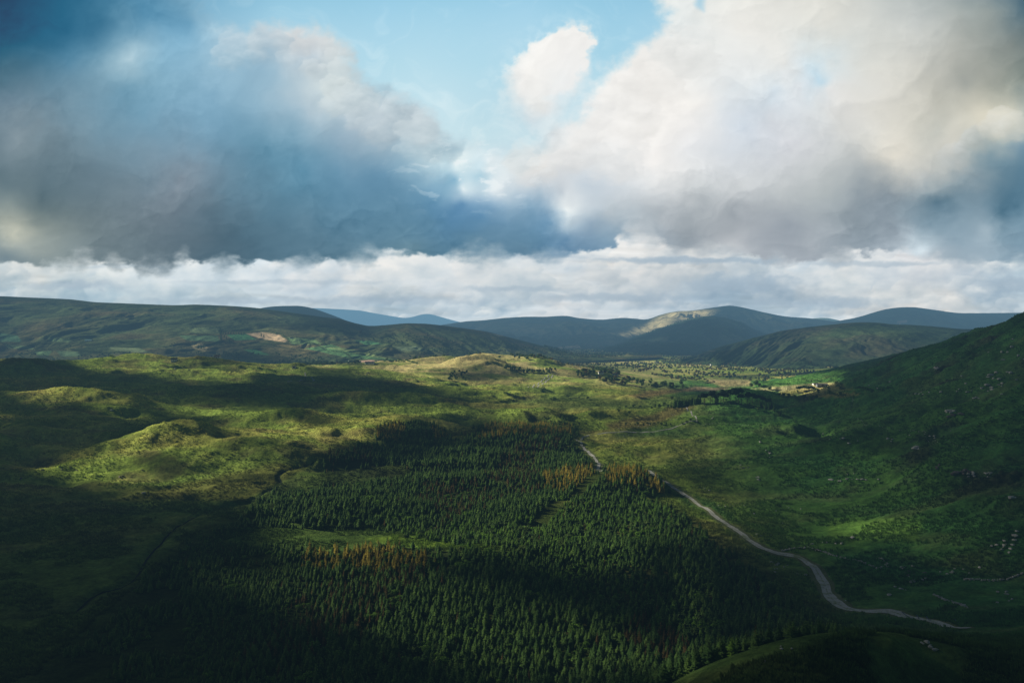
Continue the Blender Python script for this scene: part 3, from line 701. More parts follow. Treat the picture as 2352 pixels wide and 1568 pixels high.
FIELDS_NEAR = [
 ((.42,.36,.20),2,[(1725,893),(1800,885),(1880,880),(1940,878),(1900,892),(1800,900)]),
 ((.07,.18,.035),2,[(1755,880),(1850,873),(1900,876),(1850,882),(1780,888)]),
 ((.26,.22,.08),3,[(1790,900),(1900,884),(1960,882),(1960,894),(1850,908),(1790,908)]),
 ((.055,.15,.04),3,[(1930,876),(2010,874),(2060,888),(2000,896),(1940,892)]),
 ((.20,.16,.06),2,[(1850,905),(1930,900),(1990,902),(1940,912),(1860,912)]),
 ((.34,.26,.15),4,[(1610,868),(1720,872),(1730,885),(1660,888)]),
 ((.30,.21,.15),2,[(1565,893),(1600,888),(1680,892),(1640,898),(1580,898)]),
 ((.24,.16,.07),4,[(1440,910),(1520,893),(1620,893),(1560,900),(1470,918)]),
 ((.10,.14,.04),8,[(1150,925),(1300,905),(1480,920),(1640,905),(1620,925),(1300,945)]),
 ((.17,.12,.05),6,[(1390,972),(1500,950),(1560,925),(1600,935),(1480,985),(1400,985)]),
 ((.06,.13,.035),8,[(1400,995),(1500,980),(1620,985),(1560,1005),(1420,1008)]),
 ((.08,.13,.03),8,[(560,1215),(640,1185),(900,1195),(1000,1230),(1190,1250),(900,1262),(700,1275),(450,1232)]),
 ((.14,.22,.03),7,[(840,1235),(960,1225),(1100,1252),(1180,1262),(1040,1262),(900,1256)]),
 ((.09,.17,.03),10,[(1900,1190),(2120,1190),(2110,1245),(1900,1240)]),
 ((.05,.15,.045),10,[(1880,1270),(2020,1270),(2200,1320),(2300,1345),(2100,1330),(1950,1300)]),
 ((.04,.11,.03),12,[(1540,1125),(1640,1150),(1700,1200),(1580,1160)]),
 ((.11,.11,.03),8,[(250,1150),(500,1090),(640,1060),(700,1075),(560,1150)]),
]
FOREST = [[(735,1062),(775,1030),(860,1012),(950,1008),(1075,1000),(1105,974),(1200,964),(1310,962),(1322,985),(1312,1018),(1350,1050),(1372,1078),(1400,1066),(1470,1068),(1522,1098),(1532,1125),(1480,1138),(1560,1165),(1620,1225),(1730,1295),(1850,1385),(1945,1450),(1850,1490),(1700,1530),(1560,1640),(-200,1640),(60,1568),(190,1450),(330,1330),(430,1240),(470,1212),(560,1190),(600,1150),(640,1122),(700,1130),(740,1090)]]
HOLES = [
 [(560,1212),(640,1196),(760,1194),(880,1200),(980,1222),(1190,1252),(1180,1264),(1040,1268),(900,1256),(720,1262),(600,1244),(460,1234)],
 [(620,1118),(720,1072),(800,1058),(930,1058),(962,1078),(930,1104),(800,1112),(700,1124)],
 [(560,1130),(660,1124),(620,1150),(540,1160)],
 [(1532,1128),(1640,1180),(1600,1200),(1500,1150),(1440,1126)],
]
EXTRA_WOOD = [(863,1003),(862,975),(900,962),(960,960),(1020,975),(1028,992),(1000,1004),(930,1010)]
GOLDS = [[(690,1290),(700,1258),(760,1238),(860,1246),(1000,1262),(1010,1282),(900,1300)],[(1250,1118),(1256,1082),(1320,1062),(1372,1060),(1376,1085),(1300,1116)],[(1388,1092),(1396,1058),(1470,1058),(1530,1092),(1536,1128),(1480,1112)],[(1100,1004),(1112,970),(1200,964),(1318,965),(1316,990),(1220,992)],[(860,1004),(870,965),(925,962),(935,985),(900,1005)],[(1000,1004),(990,972),(1028,978),(1026,1000)]]
DULLS = [[(960,1150),(970,1100),(1240,1080),(1250,1120),(1100,1150)],[(735,1080),(760,1030),(860,1020),(860,1050)],[(560,1480),(700,1340),(900,1275),(1020,1290),(900,1400),(700,1500)],[(1010,1200),(1000,1140),(1100,1090),(1200,1000),(1300,1000),(1150,1130)],[(1500,1500),(1400,1430),(1480,1400),(1600,1480)]]
YOUNGS = [[(900,1262),(910,1205),(1240,1180),(1260,1225),(1180,1262)],[(1240,1260),(1235,1190),(1300,1130),(1500,1110),(1640,1190),(1600,1230),(1400,1215),(1300,1262)],[(1380,1110),(1400,1090),(1480,1110),(1440,1130)],[(1330,1380),(1200,1300),(1400,1290),(1560,1360),(1700,1480),(1500,1440)]]

def build_ground():
    th = np.concatenate([np.linspace(-180, -60, 60, endpoint=False), np.linspace(-60, -36, 110, endpoint=False),
                         np.linspace(-36, 36, 1200, endpoint=False), np.linspace(36, 60, 110, endpoint=False), np.linspace(60, 180, 60, endpoint=False)])
    th = np.radians(th); nt_ = len(th)
    lr = np.concatenate([np.linspace(math.log(3), math.log(120), 60, endpoint=False), np.linspace(math.log(120), math.log(4200), 1000, endpoint=False), np.linspace(math.log(4200), math.log(90000), 130)])
    R, T = np.meshgrid(np.exp(lr), th, indexing='ij')
    x = R * np.sin(T); y = R * np.cos(T)
    z = ground_z(x, y)
    z = carve(x, y, z)
    global GRID
    GRID = (lr, th, z)
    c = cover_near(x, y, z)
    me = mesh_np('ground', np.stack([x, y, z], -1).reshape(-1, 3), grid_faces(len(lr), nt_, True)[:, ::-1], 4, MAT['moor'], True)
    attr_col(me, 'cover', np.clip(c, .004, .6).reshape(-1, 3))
    o = link('ground', me); tag(o, kind='structure', label='rolling green and gold moorland on the valley floor')
    return o

def carve(x, y, z):
    for line, w, dep in CARVES:
        m = (y > line[:, 1].min() - 30) & (y < line[:, 1].max() + 30) & (x > line[:, 0].min() - 30) & (x < line[:, 0].max() + 30)
        d = np.full(m.sum(), 1e9); xm, ym = x[m], y[m]
        for (ax, ay), (bx, by) in zip(line[:-1], line[1:]):
            ex, ey = bx - ax, by - ay
            t = np.clip(((xm - ax) * ex + (ym - ay) * ey) / (ex * ex + ey * ey + 1e-9), 0, 1)
            d = np.minimum(d, np.hypot(xm - ax - ex * t, ym - ay - ey * t))
        z[m] = z[m] - dep * np.exp(-(d / w) ** 2)
    return z

def gz(x, y):
    """height of the built ground mesh (bilinear on its own grid)"""
    lr, th, Z = GRID
    x = np.atleast_1d(np.asarray(x, float)); y = np.atleast_1d(np.asarray(y, float))
    a = np.log(np.hypot(x, y)); t = np.arctan2(x, y)
    i = np.clip(np.searchsorted(lr, a) - 1, 0, len(lr) - 2); j = np.clip(np.searchsorted(th, t) - 1, 0, len(th) - 2)
    fi = (np.exp(a) - np.exp(lr[i])) / (np.exp(lr[i + 1]) - np.exp(lr[i])); fj = (t - th[j]) / (th[j + 1] - th[j])
    return (Z[i, j] * (1 - fj) + Z[i, j + 1] * fj) * (1 - fi) + (Z[i + 1, j] * (1 - fj) + Z[i + 1, j + 1] * fj) * fi

def land_z(x, y):
    x = np.atleast_1d(np.asarray(x, float)); y = np.atleast_1d(np.asarray(y, float))
    z = gz(x, y)
    U = UC + F * x / np.maximum(y, 1)
    for k, R in RIDGE.items():
        yf = _interp(R['yf'], U); yc = _interp(R['yc'], U)
        m = (y > yf) & (y < yc * 1.1) & (U > R['u0']) & (U < R['u1'])
        if m.any(): z[m] = np.maximum(z[m], ridge_z(k, U[m], y[m]))
    return z

RLAB = {'far_hill': ('hill', 'long moorland hill with farm fields on its lower slopes'), 'blue_hill': ('hill', 'dark blue hill behind the long moorland hill'),
        'mountain': ('mountain', 'palest blue mountain with a pointed summit on the horizon'), 'broad_mountain': ('mountain', 'broad mountain whose shoulder catches a patch of sunlight'),
        'shoulder_mountain': ('mountain', 'dark blue rounded mountain in front of the sunlit one'), 'wide_mountain': ('mountain', 'wide blue mountain behind the green hill'),
        'small_peak': ('mountain', 'tiny distant blue peak between two mountains'), 'green_hill': ('hill', 'dark green hill beyond the sunlit valley fields')}
FARFIELDS = [
 ((.34,.22,.15),[(565,766),(600,762),(640,768),(660,782),(655,786),(610,780),(580,772)]),
 ((.26,.22,.12),[(437,787),(462,787),(480,800),(470,806),(445,800)]),
 ((.05,.14,.06),[(520,768),(565,766),(590,780),(540,782)]),
 ((.05,.14,.06),[(560,803),(585,802),(620,815),(590,814)]),
 ((.09,.14,.06),[(660,775),(720,778),(740,790),(670,790)]),
 ((.06,.12,.05),[(700,800),(760,790),(830,815),(930,828),(800,822)]),
 ((.11,.15,.06),[(735,795),(800,800),(880,820),(930,830),(860,820)]),
 ((.07,.12,.06),[(410,770),(500,770),(505,785),(430,782)]),
 ((.09,.12,.06),[(430,752),(500,752),(505,766),(440,765)]),
 ((.32,.19,.15),[(815,829),(850,826),(900,832),(870,838),(830,838)]),
 ((.05,.13,.06),[(815,781),(850,783),(880,790),(840,792)]),
 ((.09,.12,.07),[(905,795),(960,795),(980,806),(920,806)]),
 ((.08,.12,.06),[(10,790),(70,795),(80,802),(20,800)]),((.06,.12,.07),[(0,765),(40,770),(50,785),(0,785)]),
 ((.10,.13,.07),[(240,796),(320,800),(350,810),(270,806)]),((.08,.12,.06),[(110,775),(160,778),(165,786),(115,784)]),
 ((.07,.12,.06),[(80,808),(120,806),(110,818),(85,816)]),((.07,.11,.06),[(130,805),(180,808),(185,818),(140,818)]),
 ((.32,.24,.17),[(1280,797),(1330,792),(1335,800),(1290,801)]),((.20,.19,.14),[(1270,800),(1320,797),(1300,803)]),
 ((.30,.22,.16),[(2060,737),(2085,735),(2080,741),(2062,742)]),
 ((.22,.20,.12),[(1622,806),(1645,804),(1640,808)]),((.24,.22,.16),[(1120,765),(1160,770),(1150,773)]),
]
def build_ridges():
    for k, R in RIDGE.items():
        Us = np.linspace(R['u0'], R['u1'], R['cols']); t = np.concatenate([np.linspace(-.12, 1.0, R['rows'], endpoint=False), np.linspace(1.0, 1.22, 14)])
        Ug, tg = np.meshgrid(Us, t)
        yc = _interp(R['yc'], Ug); yf = _interp(R['yf'], Ug); y = yf + (yc - yf) * tg
        z = ridge_z(k, Ug, y)
        edge = 0
        x = (Ug - UC) / F * y
        V = VH + F * (EYE - z) / y
        L = (yc - yf)
        n1 = fbm(x / 500, y / 600, R['seed'] + 60, 5, .6); n2 = fbm(x / 130, y / 160, R['seed'] + 61, 5, .6)
        g = np.array([.080, .108, .046]); br = np.array([.125, .105, .052]); dk = np.array([.018, .034, .020])
        if k == 'green_hill': g = np.array([.060, .095, .038]); br = np.array([.075, .070, .040])
        if k in ('broad_mountain',): g = np.array([.050, .062, .040]); br = np.array([.085, .078, .05])
        if k in ('shoulder_mountain', 'wide_mountain', 'blue_hill'): g = np.array([.035, .055, .035]); br = np.array([.050, .055, .036])
        w1 = sst(-.2, .4, n1)[..., None]; w2 = sst(.02, .34, n2)[..., None]
        c = (g * (1 - w1) + br * w1) * (1 - .55 * w2) + dk * .55 * w2
        if k in ('far_hill', 'green_hill'):
            low = sst(.42, .16, tg) * .9
            # field pattern on the lower slopes
            wood = (low * sst(-.05, .18, fbm(x / 190, y / 260, R['seed'] + 80, 4, .55)))[..., None]
            c = c * (1 - .8 * wood) + np.array([.022, .040, .022]) * .8 * wood
        if k == 'far_hill':
            for col, poly in FARFIELDS:
                p = np.array(poly)
                m = (Ug > p[:, 0].min() - 15) & (Ug < p[:, 0].max() + 15) & (V > p[:, 1].min() - 8) & (V < p[:, 1].max() + 8)
                if m.any():
                    w = np.zeros(x.shape); w[m] = sst(-.8, .8, inside(poly, Ug[m] + 3 * n2[m], V[m] + 1.5 * n2[m])); w = w[..., None]
                    c = c * (1 - w) + np.minimum(np.array(col) * 1.7, .5) * w
        else:
            if k == 'broad_mountain':  # paler tan paints the sunlit patch into the slope's colour
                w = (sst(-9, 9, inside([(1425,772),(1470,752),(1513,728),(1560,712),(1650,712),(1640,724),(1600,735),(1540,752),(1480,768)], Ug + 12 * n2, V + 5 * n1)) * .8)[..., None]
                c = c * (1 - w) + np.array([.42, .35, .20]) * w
            for col, poly in FARFIELDS[-5:]:
                w = sst(-.8, .8, inside(poly, Ug + 4 * n2, V + 1.5 * n2))[..., None]
                c = c * (1 - w) + np.array(col) * w
        mat = MAT['hill'] if k in ('far_hill', 'green_hill') else MAT['far']
        me = mesh_np(RLAB[k][0], np.stack([x, y, z], -1).reshape(-1, 3), grid_faces(len(t), len(Us)), 4, mat, True)
        attr_col(me, 'cover', np.clip(c, .004, .6).reshape(-1, 3))
        o = link(RLAB[k][0], me); tag(o, kind='structure', label=RLAB[k][1])

def build_shade_clouds():  # added sheets outside the view, gaps shaped to throw light patches on the land
    te = math.tan(SUN_EL)
    for y0, y1, H, ny, nu, u0, u1 in ((20, 902, 900, 420, 420, -.95, .172), (895, 1405, 1400, 160, 420, -.95, .172), (20, 1405, 1900, 420, 260, .168, .95),
                                      (1395, 2610, 2700, 180, 380, -.95, .104), (1395, 2610, 4200, 160, 260, .10, .95), (2590, 14500, 10500, 260, 620, -.95, .70)):
        ys = np.exp(np.linspace(math.log(y0), math.log(y1), ny)); us = np.linspace(u0, u1, nu)
        uu, yy = np.meshgrid(us, ys); x = uu * yy
        z = surf(x, yy, False)
        if y1 > 3000: z = np.minimum(z, 700)
        U = UC + F * uu; V = VH + F * (EYE - z) / yy
        if y1 < 1500: z = z + 8 * sst(-20, 20, inside(FOREST[0], U, V))
        cov = 1 - lit(U, V, yy)
        k = (H - z) / te
        X = x + SUN_AZ[0] * k; Y = yy + SUN_AZ[1] * k
        az = np.degrees(np.arctan2(X, Y)).ravel()
        fc = grid_faces(ny, nu); fc = fc[(az[fc] < -39).all(1)]
        me = mesh_np('cloud', np.stack([X, Y, np.full_like(X, H)], -1).reshape(-1, 3), fc, 4, MAT['cloud'], True)
        attr_f(me, 'shade_mask', cov.ravel())
        o = link('cloud', me); tag(o, kind='structure', label='added unseen cloud gobo whose gaps let the low sun through')

def light():
    w = bpy.data.worlds.new('World'); scene.world = w; w.use_nodes = True
    nt = w.node_tree; nt.nodes.clear()
    s = nt.nodes.new('ShaderNodeTexSky'); s.sky_type = 'NISHITA'; s.sun_disc = False
    s.sun_elevation = SUN_EL; s.sun_rotation = math.atan2(SUN_AZ[0], SUN_AZ[1])
    b = nt.nodes.new('ShaderNodeBackground'); b.inputs['Strength'].default_value = WORLD
    o = nt.nodes.new('ShaderNodeOutputWorld'); nt.links.new(s.outputs[0], b.inputs[0]); nt.links.new(b.outputs[0], o.inputs[0])
    L = bpy.data.lights.new('sun', 'SUN'); L.energy = SUN_E; L.angle = math.radians(0.3); L.color = (1.0, 0.94, 0.76)
    so = bpy.data.objects.new('sun', L); COL.objects.link(so)
    from mathutils import Vector
    d = Vector((SUN_AZ[0] * math.cos(SUN_EL), SUN_AZ[1] * math.cos(SUN_EL), math.sin(SUN_EL)))
    so.rotation_euler = d.to_track_quat('Z', 'Y').to_euler()
WORLD, SUN_E = 0.012, 9.0

def camera():
    c = bpy.data.cameras.new('camera'); c.sensor_width = 36; c.lens = 36 * F / 2352
    c.shift_y = -(1568 / 2 - VH) / 2352
    c.clip_start = 1; c.clip_end = 300000
    o = bpy.data.objects.new('camera', c); COL.objects.link(o); o.location = (0, 0, EYE); o.rotation_euler = (math.radians(90), 0, 0)
    scene.camera = o

scene.render.engine = 'CYCLES'
scene.cycles.use_denoising = True
scene.cycles.max_bounces = 4; scene.cycles.diffuse_bounces = 2; scene.cycles.transparent_max_bounces = 12; scene.cycles.volume_bounces = 0
scene.view_settings.view_transform = 'Standard'; scene.view_settings.look = 'None'; scene.view_settings.exposure = 0

# ================================================================ plants, stones, houses
rnd = random.Random(11)

def kites(rows):
    """rows of 4-point leaves -> verts, faces"""
    v = np.array(rows, float).reshape(-1, 3); f = np.arange(len(v)).reshape(-1, 4)
    return v, f

def conifer_crown(name, mat, H=13.0, R=2.3, whorls=15, per=7, seed=0, droop=.32, base=.10, top_pow=.85, ragged=.3):
    r = random.Random(seed); L = []
    for k in range(whorls):
        h = base + (1 - base) * (k / (whorls - 1)) ** .95
        rad = R * (1 - h) ** top_pow * (1 - ragged * r.random() * .6) + .12
        if k < 2: rad *= .75
        n = max(3, int(per * (1 - h * .55)))
        a0 = r.random() * 6.28
        for j in range(n):
            a = a0 + 6.2832 * j / n + r.uniform(-.3, .3); q = rad * r.uniform(1 - ragged, 1.12); w = q * r.uniform(.30, .48) + .1
            z = h * H + r.uniform(-.25, .25); dz = -droop * q
            ca, sa = math.cos(a), math.sin(a); mx = q * .55
            lift = .12 * q
            L.append([(0, 0, z + lift), (ca * mx - sa * w, sa * mx + ca * w, z + dz * .7 - .1), (ca * q, sa * q, z + dz), (ca * mx + sa * w, sa * mx - ca * w, z + dz * .7 - .1)])
            # hanging spray under the bough
            b = r.uniform(-.5, .5)
            L.append([(ca * q * .35, sa * q * .35, z + lift * .5), (ca * q * .6 - sa * w * b, sa * q * .6 + ca * w * b, z - .45 - q * .25), (ca * q * .95, sa * q * .95, z + dz - .1), (ca * q * .7, sa * q * .7, z + dz * .4)])
    # leader
    for a in (0, 1.57):
        L.append([(0, 0, H * .9), (.13 * math.cos(a), .13 * math.sin(a), H * .95), (0, 0, H + .5), (-.13 * math.cos(a), -.13 * math.sin(a), H * .95)])
    v, f = kites(L)
    return mesh_np(name, v, f, 4, mat)

def leafy_crown(name, mat, H=9.0, R=3.8, lumps=8, leaves=60, size=.75, seed=0, base=.22):
    r = random.Random(seed); L = []
    cs = []
    for i in range(lumps):
        a = r.random() * 6.28; q = R * .58 * math.sqrt(r.random()) if i else 0
        zc = H * r.uniform(base + .18, .80) if i else H * .72
        rr = R * r.uniform(.36, .60)
        cs.append((q * math.cos(a), q * math.sin(a), zc, rr))
    for (cx, cy, cz, rr) in cs:
        for j in range(leaves):
            u = r.uniform(-1, 1); a = r.random() * 6.28; s = math.sqrt(1 - u * u)
            nx, ny, nz = s * math.cos(a), s * math.sin(a), u
            if nz < -.55: continue
            d = rr * r.uniform(.72, 1.12)
            p = np.array([cx + nx * d, cy + ny * d, cz + nz * d * .82])
            n = np.array([nx, ny, nz]) + np.array([r.uniform(-.7, .7) for _ in range(3)]); n /= np.linalg.norm(n)
            t = np.cross(n, [0.1, .2, 1.0]); t /= np.linalg.norm(t) + 1e-9; b = np.cross(n, t)
            q = size * r.uniform(.5, 1.1); e = size * r.uniform(.35, .8)
            L.append([p - t * q, p - b * e, p + t * q, p + b * e])
    v, f = kites(L)
    return mesh_np(name, v, f, 4, mat)

def trunk_mesh(name, H, r0, seed=0, boughs=0, spread=2.5):
    r = random.Random(seed); V = []; Fc = []
    def tube(path, rad, n=6):
        b = len(V)
        for (p, q) in zip(path, rad):
            for j in range(n):
                a = 6.2832 * j / n; V.append((p[0] + q * math.cos(a), p[1] + q * math.sin(a), p[2]))
        for i in range(len(path) - 1):
            for j in range(n):
                Fc.append((b + i * n + j, b + i * n + (j + 1) % n, b + (i + 1) * n + (j + 1) % n, b + (i + 1) * n + j))
    k = 6; path = [(r.uniform(-.08, .08) * i, r.uniform(-.08, .08) * i, -0.6 + (H * .94 + .6) * i / k) for i in range(k + 1)]
    tube(path, [r0 * (1 - .85 * i / k) * (1.35 if i == 0 else 1) for i in range(k + 1)])
    for i in range(boughs):
        a = r.random() * 6.28; z = H * r.uniform(.28, .6); l = spread * r.uniform(.6, 1)
        tube([(0, 0, z), (math.cos(a) * l * .5, math.sin(a) * l * .5, z + l * .35), (math.cos(a) * l, math.sin(a) * l, z + l * .9)], [r0 * .45, r0 * .3, r0 * .1], 5)
    return mesh_np(name, V, Fc, 4, MAT['bark'], True)

KIT = {
 'spruce': [(conifer_crown('crown', MAT['spruce'], 11, 3.0 + .4 * (i % 3), 13, 9, 20 + i, top_pow=.75), trunk_mesh('trunk', 13, .17, i)) for i in range(5)],
 'young': [(conifer_crown('crown', MAT['young'], 8.5, 2.5 + .35 * (i % 3), 12, 9, 40 + i, droop=.1, top_pow=.7), trunk_mesh('trunk', 9.5, .12, i)) for i in range(4)],
 'larch': [(conifer_crown('crown', MAT['larch'], 11, 2.4 + .3 * (i % 3), 14, 8, 60 + i, droop=.12, ragged=.5), trunk_mesh('trunk', 13, .15, i)) for i in range(4)],
 'dull': [(conifer_crown('crown', MAT['dull'], 11, 2.3 + .3 * (i % 2), 13, 8, 80 + i, ragged=.45), trunk_mesh('trunk', 12, .15, i)) for i in range(3)],
 'pine': [(leafy_crown('crown', MAT['pine'], 17, 5.2, 9, 70, 1.0, 100 + i, .42), trunk_mesh('trunk', 14, .38, i, 5, 3.2)) for i in range(4)],
 'willow': [(leafy_crown('crown', MAT['young' if i % 2 else 'leafy'], 7.5, 4.2, 7, 60, .8, 180 + i, .0), trunk_mesh('trunk', 5.5, .2, i, 4, 2.0)) for i in range(4)],
 'leafy': [(leafy_crown('crown', MAT['leafy'], 9 + i % 2, 4.0, 8, 60, .8, 120 + i, .15), trunk_mesh('trunk', 7.5, .25, i, 4, 2.2)) for i in range(5)],
 'autumn': [(leafy_crown('crown', MAT['dull'], 10, 3.8, 8, 60, .8, 140 + i, .15), trunk_mesh('trunk', 8, .25, i, 4, 2.2)) for i in range(2)],
 'bush': [(leafy_crown('foliage', MAT['leafy'], 3.2, 2.1, 6, 40, .45, 160 + i, .0), None) for i in range(3)],
}
NAMES = {'spruce': ('spruce_tree', 'spruce tree'), 'young': ('spruce_tree', 'spruce tree'), 'larch': ('larch_tree', 'larch tree'), 'dull': ('larch_tree', 'larch tree'),
         'pine': ('pine_tree', 'pine tree'), 'leafy': ('broadleaf_tree', 'tree'), 'autumn': ('broadleaf_tree', 'tree'), 'bush': ('bush', 'bush'), 'willow': ('broadleaf_tree', 'tree')}
def plant(kind, x, y, s, label, group, sz=None, z=None, sink=.25):
    i = rnd.randrange(len(KIT[kind])); cm, tm = KIT[kind][i]
    nm, cat = NAMES[kind]
    if z is None: z = float(land_z(x, y)[0])
    if tm is None:
        o = link(nm, cm, None, (x, y, z - sink * s), rnd.random() * 6.28, (s, s, sz or s)); tag(o, label, cat, group); return o
    o = bpy.data.objects.new(nm, None); COL.objects.link(o); o.location = (x, y, z - sink); o.rotation_euler = (rnd.uniform(-.03, .03), rnd.uniform(-.03, .03), rnd.random() * 6.28); o.scale = (s, s, sz or s)
    o.empty_display_size = .5
    tag(o, label, cat, group)
    link('crown', cm, o); link('trunk', tm, o)
    return o

def scatter_stuff(name, label, pts, kinds, idx):
    """one object for a mass too many to count: geometry nodes put tree shapes on its points"""
    src = []
    for k in kinds: src += [cm for cm, tm in KIT[k]]
    P = np.array([(p[0], p[1], p[2]) for p in pts], np.float32)
    me = bpy.data.meshes.new(name); me.vertices.add(len(P)); me.vertices.foreach_set('co', P.ravel())
    attr_f(me, 'size', [p[3] for p in pts]); attr_f(me, 'tall', [p[4] for p in pts]); attr_f(me, 'turn', [p[5] for p in pts])
    at = me.attributes.new('pick', 'INT', 'POINT'); at.data.foreach_set('value', np.array(idx, np.int32))
    o = link(name, me); tag(o, label, None, None, 'stuff')
    ng = bpy.data.node_groups.new(name, 'GeometryNodeTree')
    ng.interface.new_socket('Geometry', in_out='INPUT', socket_type='NodeSocketGeometry'); ng.interface.new_socket('Geometry', in_out='OUTPUT', socket_type='NodeSocketGeometry')
    gi = ng.nodes.new('NodeGroupInput'); go = ng.nodes.new('NodeGroupOutput')
    g2i = ng.nodes.new('GeometryNodeGeometryToInstance')
    # join order reversed by index: link last first so that pick i is source i
    holders = []
    for m in src:
        h = FIRST.get(m.name)
        oi = ng.nodes.new('GeometryNodeObjectInfo'); oi.transform_space = 'ORIGINAL'; oi.inputs['As Instance'].default_value = True
        oi.inputs['Object'].default_value = h
        holders.append(oi)
    join = ng.nodes.new('GeometryNodeJoinGeometry')
    for oi in reversed(holders): ng.links.new(oi.outputs['Geometry'], join.inputs[0])
    iop = ng.nodes.new('GeometryNodeInstanceOnPoints'); iop.inputs['Pick Instance'].default_value = True
    def named(t, n):
        a = ng.nodes.new('GeometryNodeInputNamedAttribute'); a.data_type = t; a.inputs['Name'].default_value = n; return a.outputs[0]
    sc = ng.nodes.new('ShaderNodeCombineXYZ'); s_ = named('FLOAT', 'size')
    ng.links.new(s_, sc.inputs[0]); ng.links.new(s_, sc.inputs[1]); ng.links.new(named('FLOAT', 'tall'), sc.inputs[2])
    rt = ng.nodes.new('ShaderNodeCombineXYZ'); ng.links.new(named('FLOAT', 'turn'), rt.inputs[2])
    ng.links.new(gi.outputs[0], iop.inputs['Points']); ng.links.new(join.outputs[0], iop.inputs['Instance'])
    ng.links.new(named('INT', 'pick'), iop.inputs['Instance Index']); ng.links.new(sc.outputs[0], iop.inputs['Scale']); ng.links.new(rt.outputs[0], iop.inputs['Rotation'])
    ng.links.new(iop.outputs[0], go.inputs[0])
    md = o.modifiers.new('scatter', 'NODES'); md.node_group = ng
    return o
FIRST = {}
def register_first():
    """the first standing plant that carries each shape lends it to the masses behind"""
    for o in COL.objects:
        if o.type == 'MESH' and o.data.name not in FIRST: FIRST[o.data.name] = o

def in_any(polys, U, V, pad=0):
    r = np.zeros(np.shape(U), bool)
    for p in polys: r |= inside(p, U, V) > pad
    return r

def dist_line(line, x, y):
    d = np.full(np.shape(x), 1e9)
    for (ax, ay), (bx, by) in zip(line[:-1], line[1:]):
        ex, ey = bx - ax, by - ay
        t = np.clip(((x - ax) * ex + (y - ay) * ey) / (ex * ex + ey * ey + 1e-9), 0, 1)
        d = np.minimum(d, np.hypot(x - ax - ex * t, y - ay - ey * t))
    return d

